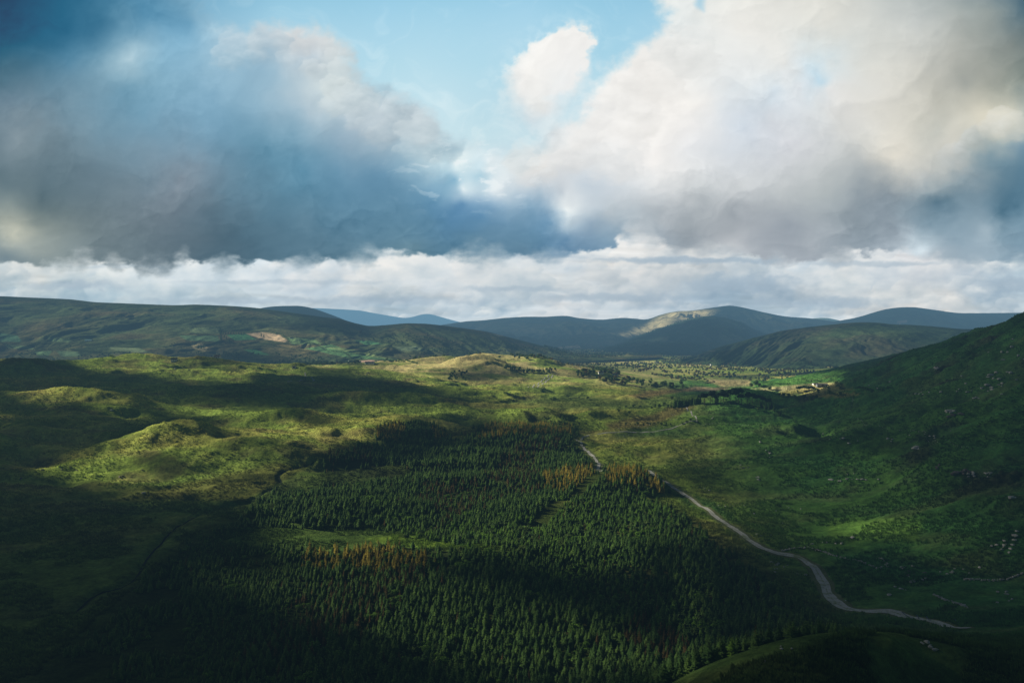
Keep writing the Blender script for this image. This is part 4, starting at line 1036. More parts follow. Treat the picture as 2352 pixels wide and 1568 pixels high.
def forest():
    sp = 2.45
    gx, gy = np.meshgrid(np.arange(-520, 420, sp), np.arange(228, 1120, sp))
    rg = np.random.default_rng(3)
    x = (gx + rg.uniform(-.36, .36, gx.shape) * sp * 1.6).ravel(); y = (gy + rg.uniform(-.36, .36, gx.shape) * sp * 1.6).ravel()
    z = gz(x, y)
    U, V = px(x, y, z + 4)
    k = (U > -250) & (U < 2100) & (V < 1680); x, y, z, U, V = (q[k] for q in (x, y, z, U, V))
    n = fbm(x / 45, y / 45, 801, 4, .6); n2 = fbm(x / 16, y / 16, 803, 3)
    wob = 9 * n
    main = (inside(FOREST[0], U + 2.2 * wob, V + wob * .8) + 14 * n2 > rg.random(len(x)) ** 2 * 34 - 6)
    hole = np.zeros(len(x), bool)
    for h in HOLES: hole |= inside(h, U + 4.5 * wob, V + wob * 1.0 + 4) + 10 * n2 > rg.random(len(x)) ** 2 * 16 - 2
    m = main & ~hole
    m |= inside(EXTRA_WOOD, U, V) > 0
    m &= dist_line(GAP, x, y) > 5.0
    m &= dist_line(TRACK_NEAR, x, y) > 4.5
    # thinning: bogs on the left, rides and small gaps
    m &= ~((n2 < -.42) | ((n < -.38) & (U < 1000)))
    m &= ~((U < 420) & (n < .02)); 
    m &= (rg.random(len(x)) < np.where(V > 1150, .92, .85))
    x, y, z, U, V, n, n2 = (q[m] for q in (x, y, z, U, V, n, n2))
    s = .82 + .38 * n + .16 * rg.standard_normal(len(x)); s = np.clip(s, .36, 1.35)
    s = s * .66 * np.where((U < 700) & (V > 1180), .7, 1)
    tall = s * (1.0 + .1 * rg.standard_normal(len(x)))
    kind = np.zeros(len(x), int)                       # 0 spruce 1 young 2 larch 3 dull
    rr = rg.random(len(x))
    Uw = U + 14 * n2; Vw = V + 7 * n
    kind[in_any(YOUNGS, Uw, Vw) & (rr < .62)] = 1
    kind[in_any(DULLS, Uw, Vw) & (rr < .42)] = 3
    kind[rr > .985] = 3
    kind[(fbm(x / 22 + 40, y / 22, 811, 3) > .22) & (rr > .35) & (V > 1090)] = 4
    kind[in_any(GOLDS, Uw + 10 * n, Vw + 5 * n2) & (rr < .72)] = 2
    K = ['spruce', 'young', 'larch', 'dull', 'willow']
    s = s * (1 + .55 * fbm(x / 75 + 3, y / 60, 815, 3)); s = np.where(kind == 4, s * .8, s); s = s * 1.2; tall = s * .68 * (1.0 + .14 * rg.standard_normal(len(x)))
    order = np.argsort(-(s * (13 / y)))                # largest in the picture first
    seen = (U > -5) & (U < 2357) & (V < 1640)
    ind = np.zeros(len(x), bool); cnt = {'spruce_tree': 0, 'larch_tree': 0, 'broadleaf_tree': 0}
    for i in order:
        if not seen[i]: continue
        nm = NAMES[K[kind[i]]][0]
        lim = {'spruce_tree': 250, 'larch_tree': 190, 'broadleaf_tree': 60}[nm]
        if nm == 'spruce_tree' and rr[i] > .93 and cnt[nm] > 200 and kind[i] == 0: pass
        if cnt[nm] < lim: cnt[nm] += 1; ind[i] = True
    lab = {0: ('dark green spruce crowded in the shaded near edge of the plantation', 'dark spruces at the near edge of the plantation'),
           1: ('light green young spruce in the near part of the plantation', 'light green young spruces in the plantation'),
           2: ('golden larch in a sunlit row among the green spruces', 'golden larches in the plantation'),
           4: ('round topped green tree bulging among the plantation spruces', 'round topped trees in the plantation'),
           3: ('dull brown larch standing among dark spruces of the plantation', 'dull brown larches in the plantation')}
    for i in np.nonzero(ind)[0]:
        a, b = lab[kind[i]]
        plant(K[kind[i]], float(x[i]), float(y[i]), float(s[i]), a, b, float(tall[i]), float(z[i]))
    # make sure that every shape stands somewhere as a real tree
    return x, y, z, s, tall, kind, ind, rg

def forest_mass(D):
    x, y, z, s, tall, kind, ind, rg = D
    for name, label, ks in (('spruce_forest', 'dense mass of dark green spruce plantation filling the valley floor', (0, 1, 4)), ('larch_woods', 'rows of golden and dull brown larch within the plantation', (2, 3))):
        sel = np.nonzero(~ind & np.isin(kind, ks))[0]
        if not len(sel): continue
        K = ['spruce', 'young', 'larch', 'dull', 'willow']; kinds = [K[k] for k in ks]
        off = {}; q = 0
        for k in ks: off[k] = q; q += len(KIT[K[k]])
        pts = [(x[i], y[i], z[i] - .3, s[i], tall[i], rg.random() * 6.28) for i in sel]
        idx = [off[int(kind[i])] + int(rg.integers(len(KIT[K[int(kind[i])]]))) for i in sel]
        scatter_stuff(name, label, pts, kinds, idx)
        print(name, len(pts))

def ribbon(name, line, width, mat, lift, kind='structure', label=None, seg=3.0, edge=.15, cols=8, wtab=None):
    P = np.array(line, float)
    # resample smooth (Catmull-Rom)
    Q = []
    pad = np.vstack([2 * P[0] - P[1], P, 2 * P[-1] - P[-2]])
    for i in range(1, len(pad) - 2):
        a, b, c, d = pad[i - 1:i + 3]; n = max(2, int(np.hypot(*(c - b)) / seg))
        for t in np.linspace(0, 1, n, endpoint=False):
            Q.append(.5 * ((2 * b) + (-a + c) * t + (2 * a - 5 * b + 4 * c - d) * t * t + (-a + 3 * b - 3 * c + d) * t ** 3))
    Q.append(P[-1]); Q = np.array(Q)
    T = np.gradient(Q, axis=0); T /= np.linalg.norm(T, axis=1)[:, None] + 1e-9; Nn = np.stack([-T[:, 1], T[:, 0]], 1)
    s = np.arange(len(Q))
    w = width * (1 + edge * fbm(s / 4, s * 0 + .5, 900, 3)); w2 = width * (1 + edge * fbm(s / 4, s * 0 + 7.5, 905, 3))
    if wtab is not None:
        f = np.interp(s / len(Q), [a for a, b in wtab], [b for a, b in wtab]); w = w * f; w2 = w2 * f
    rows = []
    for k in range(cols + 1):
        q = -1 + 2 * k / cols
        o = np.where(q < 0, q * w / 2, q * w2 / 2)[:, None] * Nn
        X = Q + o; z = gz(X[:, 0], X[:, 1]) + lift
        rows.append(np.column_stack([X, z]))
    A = np.stack(rows, 1)
    me = mesh_np(name, A.reshape(-1, 3), grid_faces(len(Q), cols + 1), 4, mat, True)
    attr_f(me, 'across', np.tile(np.abs(np.linspace(-1, 1, cols + 1)), len(Q)))
    o = link(name, me); tag(o, label, None, None, kind); return o

def ico(seed, mat, name='boulder', flat=.6, sub=2):
    import bmesh
    bm = bmesh.new(); bmesh.ops.create_icosphere(bm, subdivisions=sub, radius=1)
    r = random.Random(seed); pl = [(np.array([r.gauss(0, 1) for _ in range(3)]), r.uniform(.55, .85)) for _ in range(9)]
    pl = [(n / np.linalg.norm(n), d) for n, d in pl]
    for v in bm.verts:
        p = np.array(v.co)
        for n, d in pl:
            e = p.dot(n) - d
            if e > 0: p = p - n * e * .9
        p = p * (1 + .07 * r.uniform(-1, 1)); p[2] *= flat
        v.co = p
    me = bpy.data.meshes.new(name); bm.to_mesh(me); bm.free(); me.materials.append(mat); return me

def stones():
    pale = [ico(i, MAT['rock'], flat=.5 + .1 * (i % 3)) for i in range(6)]
    dark = [ico(10 + i, MAT['dark_rock'], flat=.6) for i in range(3)]
    clusters = [  # U, V, spread U, V, count, size, dark?
     (1910,1102,2,1,1,2,0),(1930,1104,4,2,3,1.6,0),(1955,1100,16,2,6,1.6,0),(1990,1101,14,1,5,1.4,0),(1955,1088,6,2,2,1.8,0),(1765,1040,8,8,5,1.5,0),(1745,1015,3,2,2,1.6,0),(1740,1098,12,6,5,1.4,0),
     (1705,1070,20,8,4,1.2,0),(1900,1000,20,10,5,1.5,0),(1940,1010,20,6,5,1.8,0),(2050,1010,10,4,3,2.0,0),(2005,888,30,10,4,2.6,0),(2150,850,5,3,2,3.6,0),(2160,850,10,4,4,3,1),(2180,950,12,6,5,3.0,0),(2190,955,14,6,5,3.6,1),
     (2120,905,20,8,5,2.4,0),(2230,900,60,25,14,2.6,0),(2300,880,40,20,12,3.0,0),(2310,820,40,30,10,2.8,0),(2110,1032,8,4,4,3.0,0),(2155,1078,4,8,5,2.2,1),(2215,1085,18,6,9,3.0,1),(2235,1088,20,8,7,2.4,0),(2270,1090,10,6,5,2.0,0),
     (2320,1145,14,5,4,2.4,0),(2130,1000,40,12,6,1.6,0),(1650,1160,12,4,4,1.0,0),(1690,1160,20,8,6,.9,0),(1800,1180,40,16,6,.9,0),(1750,1230,25,6,6,.9,0),(1780,1300,25,10,6,1.0,0),(1845,1318,8,4,3,1.0,0),(1790,1295,14,6,6,.9,0),
     (1890,1245,25,5,5,1.1,0),(1970,1234,8,2,3,1.5,0),(2080,1305,20,8,8,1.2,0),(2095,1318,22,8,9,1.6,1),(2110,1330,30,8,7,1.1,0),(2060,1350,20,6,5,1.0,0),(2200,1310,40,10,9,1.2,0),(2300,1255,30,18,10,1.5,0),(2340,1230,12,8,4,2.0,0),
     (2300,1380,30,20,6,1.0,0),(1942,1377,3,2,1,1.0,0),(2040,1365,4,2,2,1.3,0),(2130,1475,4,3,2,1.4,0),(1755,1520,3,2,1,1.6,0),(1790,1480,60,10,3,.6,0),(2150,1480,30,10,5,.9,0),
     (331,1133,1,1,1,3.0,0),(255,943,2,1,1,3.2,0),(1480,980,40,12,14,1.0,0),(1560,955,30,14,12,1.0,0),(1430,1000,20,6,3,1.0,0),(1640,960,20,8,4,1.1,0),(320,1090,60,10,4,1.4,1),(150,1080,50,10,4,1.6,1),(60,1100,40,10,3,1.4,1),(390,850,60,8,3,2,0),(860,860,60,20,8,1.8,0),(1060,828,60,12,8,2,0),(935,1010,4,2,1,2.4,0),(1620,1122,10,3,2,1.2,0)]
    pts = []; meta = []
    for U, V, su, sv, n, sz, dk in clusters:
        for i in range(n):
            pts.append((U + rnd.gauss(0, su * .6), V + rnd.gauss(0, sv * .6))); meta.append((sz * rnd.uniform(.45, 1.15), dk))
    X = cast(pts, 180, 2600, 420)
    # neighbours may not sink into one another
    kept = []
    cnt = 0
    for (x, y), (sz, dk), (U, V) in zip(X, meta, pts):
        z = float(gz(x, y)[0]); sz *= 1.35
        me = rnd.choice(dark if dk else pale)
        o = link('boulder', me, None, (x, y, z + sz * .12), rnd.random() * 6.28, (sz * rnd.uniform(.8, 1.5) * .6, sz * rnd.uniform(.7, 1.2) * .6, sz * rnd.uniform(.7, 1.1) * .6))
        if (U, V) == pts[-1]: pass
        if U < 400 and V > 1120: lab = 'lone pale pink boulder on the sunlit grass of the left plain'; grp = None
        elif U < 300 and V > 940 and V < 950: lab = 'white boulder beside the thin lit ridge in the dark moor'; grp = None
        elif U < 500: lab = 'grey boulder half buried in the dark moor on the left'; grp = 'boulders on the dark moor'
        elif U < 1300: lab = 'pale boulder on the sunlit knoll moor'; grp = 'boulders on the knoll moor'
        elif U > 1380 and U < 1680 and V < 1010: lab = 'small pale boulder dotted on the pasture below the pine clump'; grp = 'boulders on the pasture'
        elif dk: lab = 'dark reddish crag boulder on the right hillside'; grp = 'dark crag boulders on the right hillside'
        elif V < 1150: lab = 'pale boulder scattered high on the right green hillside'; grp = 'pale boulders high on the right hillside'
        else: lab = 'pale boulder in the grass near the gravel track'; grp = 'pale boulders by the track'
        tag(o, lab, 'boulder', grp)
    # dry stone walls, each one thing
    walls = [([(1796,1264),(1830,1259),(1856,1257),(1900,1270),(1930,1280),(1968,1288),(2018,1306)], 'broken dry stone wall climbing from the bend of the gravel track'),
             ([(2018,1306),(2040,1296),(2012,1282)], 'short curved stone wall remnant beside the green hollow'),
             ([(2215,1331),(2270,1333),(2312,1330),(2352,1316)], 'low stone wall running to the right above the road end'),
             ([(2146,1366),(2180,1380),(2205,1388),(2222,1396)], 'straight low stone wall just above the end of the road'),
             ([(1566,978),(1640,972),(1700,975),(1745,976),(1830,968)], 'thin field wall crossing the pasture below the pine clump'),
             ([(1952,940),(1970,962),(1998,976),(2040,985),(2075,990),(2150,1012),(2240,1034)], 'long thin field wall crossing the right hillside'),
             ([(1950,905),(1960,918),(1955,935)], 'faint old wall rising up the green hillside')]
    sm = [ico(30 + i, MAT['rock'], sub=1, flat=.8) for i in range(3)]
    for line, lab in walls:
        W = cast(line, 180, 2400, 420); seg = []
        thin = 'field' in lab or 'faint' in lab
        for a, b in zip(W[:-1], W[1:]):
            n = max(2, int(np.hypot(*(b - a)) / (1.7 if thin else .75)))
            for t in np.linspace(0, 1, n, endpoint=False): seg.append(a + (b - a) * t)
        VV, FF = [], []; base = 0
        for q in seg:
            if rnd.random() < (.25 if not thin else .12): continue
            for lay in range(1 if thin else 2):
                me = rnd.choice(sm); co = np.empty(len(me.vertices) * 3); me.vertices.foreach_get('co', co); co = co.reshape(-1, 3)
                s = rnd.uniform(.3, .62) * (1.0 if not thin else .75)
                p = q + np.array([rnd.gauss(0, .25), rnd.gauss(0, .25)])
                z = float(gz(p[0], p[1])[0]) + .12 + lay * .42
                VV.append(co * s * [1.25, 1, .9] + [p[0], p[1], z])
                idx = np.empty(len(me.polygons) * 3, np.int32); me.polygons.foreach_get('vertices', idx); FF.append(idx.reshape(-1, 3) + base); base += len(co)
        me = mesh_np('stone_wall', np.vstack(VV), np.vstack(FF), 3, MAT['rock'])
        o = link('stone_wall', me); tag(o, lab, 'stone wall')

def box(x0, x1, y0, y1, z0, z1):
    v = [(x0,y0,z0),(x1,y0,z0),(x1,y1,z0),(x0,y1,z0),(x0,y0,z1),(x1,y0,z1),(x1,y1,z1),(x0,y1,z1)]
    return v, [(0,3,2,1),(4,5,6,7),(0,1,5,4),(1,2,6,5),(2,3,7,6),(3,0,4,7)]
def boxes(name, L, mat, parent):
    V, Fc = [], []
    for b in L:
        v, f = box(*b); n = len(V); V += v; Fc += [tuple(i + n for i in q) for q in f]
    return link(name, mesh_np(name, V, Fc, 4, mat), parent)

def house(x, y, label, w=11, d=6.5, h=3.2, rh=2.6, rot=0.0, wall='whitewash', roof='slate', barn=False, name='house'):
    z = float(land_z(x, y)[0])
    e = bpy.data.objects.new(name, None); COL.objects.link(e); e.location = (x, y, z); e.rotation_euler = (0, 0, rot); tag(e, label, 'barn' if barn else 'house')
    a, b = w / 2, d / 2
    # walls with gables as one shell
    V = [(-a,-b,-1.5),(a,-b,-1.5),(a,b,-1.5),(-a,b,-1.5),(-a,-b,h),(a,-b,h),(a,b,h),(-a,b,h),(-a,0,h+rh),(a,0,h+rh)]
    me = bpy.data.meshes.new('wall'); me.from_pydata(V, [], [(0,1,5,4),(2,3,7,6),(1,2,6,9,5),(3,0,4,8,7),(4,5,9,8),(6,7,8,9)]); me.materials.append(MAT[wall]); link('wall', me, e)
    o = .35; t = .16
    V = []; Fc = []
    for s in (-1, 1):
        n = len(V); y0 = s * (b + o); z0 = h - o * rh / b
        V += [(-a-o,y0,z0+.05),(a+o,y0,z0+.05),(a+o,0,h+rh+.05),(-a-o,0,h+rh+.05),(-a-o,y0,z0+t+.05),(a+o,y0,z0+t+.05),(a+o,0,h+rh+t+.05),(-a-o,0,h+rh+t+.05)]
        Fc += [tuple(n + i for i in q) for q in ((0,3,2,1),(4,5,6,7),(0,1,5,4),(1,2,6,5),(3,0,4,7))]
    rf = link('roof', mesh_np('roof', V, Fc, 4, MAT[roof]), e)
    if not barn:
        for sx in (-1, 1): boxes('chimney', [(sx*a-.45*sx-.35, sx*a-.45*sx+.35, -.35, .35, h+rh-.5, h+rh+1.1)], MAT[wall], rf)
        for sx in (-.32, .32):
            for sd in (-1, 1):
                wn = boxes('window', [(sx*w-.5, sx*w+.5, *(sorted((sd*(b+.03), sd*(b-.1)))), 1.0, 2.3)], MAT['pane'], e)
                boxes('sill', [(sx*w-.65, sx*w+.65, *(sorted((sd*(b+.12), sd*(b-.05)))), .86, .98)], MAT[wall], wn)
        boxes('door', [(-.5, .5, -b-.04, -b+.1, 0, 2.1)], MAT['paint_dark'], e)
    else:
        boxes('door', [(-1.6, 1.6, -b-.04, -b+.1, 0, 2.9)], MAT['paint_dark'], e)
    return e

def houses():
    H = [((669,777),'white farmhouse beside the tan ploughed field on the hill',dict(w=13,rot=.3)),((500,822),'small white house among dark trees at the foot of the hill',dict(w=11,rot=-.2)),
     ((835,784),'white cottage on a green field halfway up the far hill',dict(w=11,rot=.1)),((805,831),'white farmhouse next to the pink ploughed field',dict(w=14,rot=.4)),
     ((823,832),'long pale outbuilding between the white farmhouse and the pink field',dict(w=16,d=6,rh=1.6,barn=True,rot=.1)),((853,836),'white house right of the pink field end with grey roof',dict(w=15,rot=-.2)),
     ((842,836),'small white cottage beside the house at the pink field end',dict(w=8,rot=.3)),
     ((1167,806),'white house behind the top of the sunlit knoll',dict(w=11,rot=.1)),((1329,828),'white house at the edge of the shaded far woodland',dict(w=15,rot=.3)),((1362,806),'pair of long white sheds far off under the blue mountain',dict(w=34,d=14,h=5,barn=True,rot=.1)),
     ((1473,834),'far white house in the sunlit valley scrub',dict(w=17,d=9,rot=.2)),((1508,834),'far pale house in sunlit scrub nearest the mountain foot',dict(w=20,d=9,rot=-.2)),
     ((1380,859),'cream cottage half hidden in the village trees',dict(w=12,rot=.2)),((1413,862),'white roadside house at the right end of the village trees',dict(w=14,rot=-.1)),
     ((203,783),'teal roofed barn on the dark left hillside',dict(w=26,d=12,h=4,barn=True,roof='teal_sheet',rot=.1)),((1633,841),'tall narrow pale house standing in the valley woodland',dict(w=7,d=6,h=7,rh=3,rot=.5)),
     ((1888,886),'long low white farm shed beyond the green fields',dict(w=17,d=6,h=2.0,rh=1.3,barn=True,rot=0,wall='gravel_dark')),((1873,884),'second farm shed with pink walls left of the long white one',dict(w=9,d=6,h=2.0,rh=1.2,barn=True,rot=.1)),
     ((400,829),'tiny pale cottage near the foot of the far hill woods',dict(w=10,rot=.2)),((675,845),'small pale shed on the sunlit ridge before the far hill',dict(w=7,d=5,h=2.4,rh=1.4,barn=True,rot=.2))]
    X = cast([h[0] for h in H], 600, 9500, 1100)
    for (x, y), (_, lab, kw) in zip(X, H):
        kw = dict(kw); nm = 'barn' if kw.get('barn') else 'house'
        house(float(x), float(y), lab, name=nm, **kw)

def trees():
    """the woods and single trees one can pick out"""
    spec = []   # U, V(base), kind, scale, label, group
    pc = ('dark pine in the clump on top of the green knoll', 'pines in the knoll clump')
    for U, V, s in [(1618,922,.95),(1632,920,1.05),(1643,921,.9),(1655,922,1.1),(1668,921,.95),(1677,918,1.15),(1690,920,1.25),(1704,922,.95),(1716,921,1.0),(1728,918,.85),(1738,921,.8),(1745,918,.7),(1610,918,.75),(1752,926,.85),(1765,928,.75),(1696,915,1.1),(1662,915,1.0),(1636,914,.9)]:
        spec.append((U, V + 8, 'pine', s * 1.12, *pc))
    spec.append((1646,926,'spruce',1.6,'tall pointed spruce rising out of the pine clump', None))
    for i in range(26): spec.append((1548 + i * 2.35 + rnd.uniform(-1, 1), 938 - i * .45 + rnd.uniform(-2.5, 1), 'spruce', rnd.uniform(.95, 1.3), 'dark spruce in the tight block left of the pine clump', 'spruces in the tight dark block'))
    for U, V, s in [(1505,938,.75),(1514,938,.8),(1525,935,.8),(1534,937,.55),(1541,938,.5),(1497,940,.45)]: spec.append((U, V, 'leafy', s, 'small dark tree at the left end of the spruce block', 'small trees beside the spruce block'))
    for U, V, s in [(1748,935,.85),(1758,940,.9),(1767,941,.95),(1778,944,.85),(1772,936,.9)]: spec.append((U, V, 'spruce', s * 1.1, 'dark tall tree on the slope right of the pine clump', 'dark trees on the slope right of the clump'))
    spec.append((1789,955,'bush',1.9,'round dark bush in the hollow right of the pine clump', None))
    for U, V, s in [(1730,938,1.3),(1741,942,1.2)]: spec.append((U, V, 'bush', s, 'low dark bush on the crest below the pines', 'low bushes below the pines'))
    for U, V, s in [(1578,972,1.0),(1586,966,1.0),(1567,974,.8)]: spec.append((U, V, 'bush', s, 'dark bush beside the grey track bend', 'bushes at the track bend'))
    for U in range(1440, 1545, 9): spec.append((U + rnd.uniform(-3, 3), 975 + rnd.uniform(-2, 2), 'bush', rnd.uniform(.6, 1.1), 'small dark bush in the row under the pasture bank', 'bushes in the row under the pasture'))
    for U, V, s in [(1272,918,1.4),(1266,918,1.1)]: spec.append((U, V, 'bush', s, 'low round tree alone on the green pasture, left one', 'left lone trees on the pasture'))
    spec.append((1350,918,'leafy',.62,'single round dark tree alone in the green pasture', None))
    spec.append((1542,920,'leafy',.8,'lone round tree just left of and above the spruce block', None))
    for U, V in [(1438,935),(1455,934),(1470,936),(1420,945),(1445,950),(1400,958),(1330,975),(1318,978),(1345,976)]: spec.append((U, V, 'bush', rnd.uniform(.9, 1.3), 'small dark bush scattered across the middle pasture', 'bushes on the middle pasture'))
    # fields on the right
    for U in range(1832, 1872, 4): spec.append((U, 900 + rnd.uniform(-1.5, 1.5), 'pine', .62, 'slender dark tree in the short row on the green field', 'slender trees on the green field'))
    for U, V, s in [(1768,897,.9),(1725,890,1.0),(1737,889,1.3),(1745,890,1.0),(1905,905,.7),(1880,905,.8),(1846,918,.8),(1862,920,.8),(1876,918,.7),(1812,915,.8),(1826,917,.7),(1833,903,.6),(1930,908,.6),(1800,912,.7),(1790,910,.6)]:
        spec.append((U, V, 'leafy', s, 'round tree in the hedgerows between the sunlit fields', 'trees in the valley hedgerows'))
    # the hollow wood on the knoll
    for i in range(46):
        t = i / 45; U = 1160 + 112 * t + rnd.uniform(-3, 3); V = 846 + 10 * math.sin(t * 2.4) + rnd.uniform(-3, 3)
        k = rnd.choice(['spruce', 'leafy', 'leafy', 'dull' if t > .5 else 'spruce'])
        nm = NAMES[k][1]
        spec.append((U, V, k, rnd.uniform(.75, 1.1) * (1.15 if k == 'spruce' else 1), {'spruce': 'dark conifer in the curved wood on the sunlit knoll', 'leafy': 'dark rounded tree in the curved wood on the sunlit knoll', 'dull': 'yellowing conifer at the right end of the curved knoll wood'}[k], nm + 's in the curved wood on the knoll'))
    for i in range(30): spec.append((rnd.uniform(1030, 1075), rnd.uniform(856, 876), 'leafy', rnd.uniform(.5, .9), 'green tree in the shaded dip left of the knoll', 'trees in the shaded dip'))
    # the village trees and the belt running down to the right
    for i in range(60):
        U = rnd.uniform(1326, 1425); V = 868 - 12 * math.exp(-((U - 1385) / 40) ** 2) + rnd.uniform(-9, 3)
        k = 'autumn' if rnd.random() < .2 else 'leafy'
        spec.append((U, V, k, rnd.uniform(.8, 1.35), 'tree sheltering the houses right of the sunlit knoll' if k == 'leafy' else 'russet tree among the green trees by the houses', 'trees around the houses' if k == 'leafy' else 'russet trees around the houses'))
    for i in range(75):
        t = rnd.random(); U = 1370 + 210 * t; V = 872 + 18 * t + rnd.uniform(-6, 7)
        spec.append((U, V, 'leafy' if rnd.random() > .12 else 'autumn', rnd.uniform(.6, 1.15), 'tree in the dark belt running down into the valley', 'trees in the dark valley belt'))
    for U, V in [(512,768),(518,768),(524,767),(530,768),(536,767),(542,768),(548,767),(554,768),(560,767),(515,775),(520,780),(526,784),(600,772),(606,774),(634,768),(455,800),(462,800),(468,799)]:
        spec.append((U, V, 'spruce', rnd.uniform(1.3, 1.8), 'dark conifer beside the fields of the far hill', 'conifers beside the far hill fields'))
    spec.append((828,768,'autumn',2.2,'large golden tree alone high on the far hill', None))
    X = cast([(s[0], s[1]) for s in spec], 500, 6500, 900)
    for (x, y), (U, V, k, s, lab, grp) in zip(X, spec): plant(k, float(x), float(y), s, lab, grp)

def hedges():
    """hedge banks of the far hill fields, each its own thing"""
    L = [([(430,752),(505,752)],0),([(505,752),(508,786)],0),([(410,770),(505,770)],0),([(430,786),(560,790)],0),([(565,764),(600,760),(645,766),(668,786)],0),([(560,800),(640,790),(760,790)],0),
         ([(600,790),(660,800),(720,812)],0),([(700,786),(800,815),(930,832)],0),([(735,792),(830,800),(960,812)],0),([(520,784),(600,788),(660,790)],0),([(670,774),(740,778),(745,792)],0),([(820,778),(880,786),(900,792)],0),
         ([(0,788),(80,794),(100,806)],0),([(80,800),(200,806),(330,812)],0),([(110,772),(200,780),(300,790)],0),([(240,796),(330,798),(420,800)],0),([(0,812),(120,820),(260,822)],0),([(800,825),(900,830),(960,836)],0),
         ([(1740,886),(1800,882),(1880,877)],1),([(1790,898),(1860,890),(1935,886)],1),([(1930,888),(1990,892),(2050,892)],1),([(1920,876),(1925,890),(1990,880)],1),([(1850,912),(1920,908),(2000,900)],1)]
    for line, near in L:
        P = cast(line, 600, 7000, 900); VV = []
        sc = 1.0 if near else 1.25
        for a, b in zip(P[:-1], P[1:]):
            n = max(3, int(np.hypot(*(b - a)) / (3.2 * sc)))
            for t in np.linspace(0, 1, n, endpoint=False):
                if rnd.random() < .12: continue
                q = a + (b - a) * t; z = float(land_z(q[0], q[1])[0]); h = rnd.uniform(1.2, 3.2) * sc * (1.7 if rnd.random() < .12 else 1)
                for k in range(14):
                    c = np.array([q[0] + rnd.gauss(0, 1.5 * sc), q[1] + rnd.gauss(0, 1.0 * sc), z + h * rnd.uniform(.1, 1)])
                    t1 = np.array([rnd.gauss(0, 1) for _ in range(3)]); t1 /= np.linalg.norm(t1); t2 = np.cross(t1, [rnd.gauss(0, 1) for _ in range(3)]); t2 /= np.linalg.norm(t2)
                    e = rnd.uniform(.5, .9) * sc
                    VV.append([c - t1 * e, c - t2 * e, c + t1 * e, c + t2 * e])
        v, f = kites(VV)
        U0, V0 = line[0]; U1, V1 = line[-1]
        ang = 'level' if abs(V1 - V0) < 6 else 'slanting'
        where = 'sunlit valley fields' if near else 'far hill fields'
        o = link('hedge', mesh_np('hedge', v, f, 4, MAT['leafy'])); tag(o, 'dark %s hedge line dividing the %s' % (ang, where), 'hedge', 'hedges of the ' + where)

def far_woods():
    """woodland and scrub of the valley floor and lower hills, beyond counting"""
    rg = np.random.default_rng(21)
    pts = []; idx = []
    kinds = ['leafy', 'autumn', 'spruce']; o1 = len(KIT['leafy']); o2 = o1 + len(KIT['autumn'])
    n = 52000
    y = np.exp(rg.uniform(math.log(2050), math.log(7600), n)); U = rg.uniform(-60, 2420, n); x = (U - UC) / F * y
    z = land_z(x, y); V = VH + F * (EYE - z) / y
    n1 = fbm(x / 170, y / 240, 901, 4, .55); n2 = fbm(x / 55, y / 80, 903, 3)
    t1 = (y - _interp(RIDGE['far_hill']['yf'], U)) / (_interp(RIDGE['far_hill']['yc'], U) - _interp(RIDGE['far_hill']['yf'], U))
    t7 = (y - _interp(RIDGE['green_hill']['yf'], U)) / (_interp(RIDGE['green_hill']['yc'], U) - _interp(RIDGE['green_hill']['yf'], U))
    p = np.zeros(n)
    left = U < 1420
    belt = [(0,818),(300,812),(620,812),(900,842),(900,850),(0,850)]
    belt2 = [(850,772),(960,768),(1120,778),(1250,806),(1400,815),(1420,830),(1300,825),(1100,812),(940,812),(930,795),(860,782)]
    belt3 = [(930,800),(1000,800),(1130,812),(1100,822),(930,822)]
    p = np.maximum(p, left * (sst(.45, .0, t1)) * sst(.0, .3, n1) * .45)
    for b, w in ((belt, .8), (belt2, .95), (belt3, .6)): p = np.maximum(p, w * sst(-4, 4, inside(b, U, V)) * sst(-.25, .15, n1 + .5 * n2))
    valley = [(1300,818),(1420,815),(1520,818),(1640,826),(1760,850),(1900,868),(2020,870),(2000,880),(1900,876),(1700,884),(1560,876),(1440,850),(1380,838)]
    p = np.maximum(p, .6 * sst(-4, 4, inside(valley, U, V)) * sst(-.22, .12, n1 + .8 * n2))
    p = np.maximum(p, (U > 1560) * sst(.36, .02, t7) * (t7 > -.1) * sst(-.12, .2, n1) * .9)
    foot = (U > 1250) & (U < 1900) & (y > 4700)
    p = np.maximum(p, foot * sst(-.2, .1, n1) * .7)
    for col, poly in FARFIELDS[:18]:
        q = np.array(poly); m = (U > q[:, 0].min() - 5) & (U < q[:, 0].max() + 5)
        if m.any(): p[m] *= (inside(poly, U[m], V[m]) < -1)
    for col, f, poly in FIELDS_NEAR[:7]:
        q = np.array(poly); m = (U > q[:, 0].min() - 5) & (U < q[:, 0].max() + 5)
        if m.any(): p[m] *= (inside(poly, U[m], V[m]) < 0)
    keep = rg.random(n) < p
    r = rg.random(n)
    for i in np.nonzero(keep)[0]:
        s = (.7 + .6 * rg.random()) * (1.0 + .25 * (y[i] > 4000)) * .85
        k = 1 if r[i] < (.4 if U[i] > 1300 and y[i] < 4800 else .12) else (2 if r[i] > .93 else 0)
        pts.append((x[i], y[i], z[i] - .4, s * 1.1, s, rg.random() * 6.28)); idx.append(int(rg.integers(o1)) if k == 0 else (o1 + int(rg.integers(o2 - o1)) if k == 1 else o2 + int(rg.integers(5))))
    scatter_stuff('far_woods', 'scattered woodland and scrub covering the distant valley floor', pts, kinds, idx); print('far woods', len(pts))

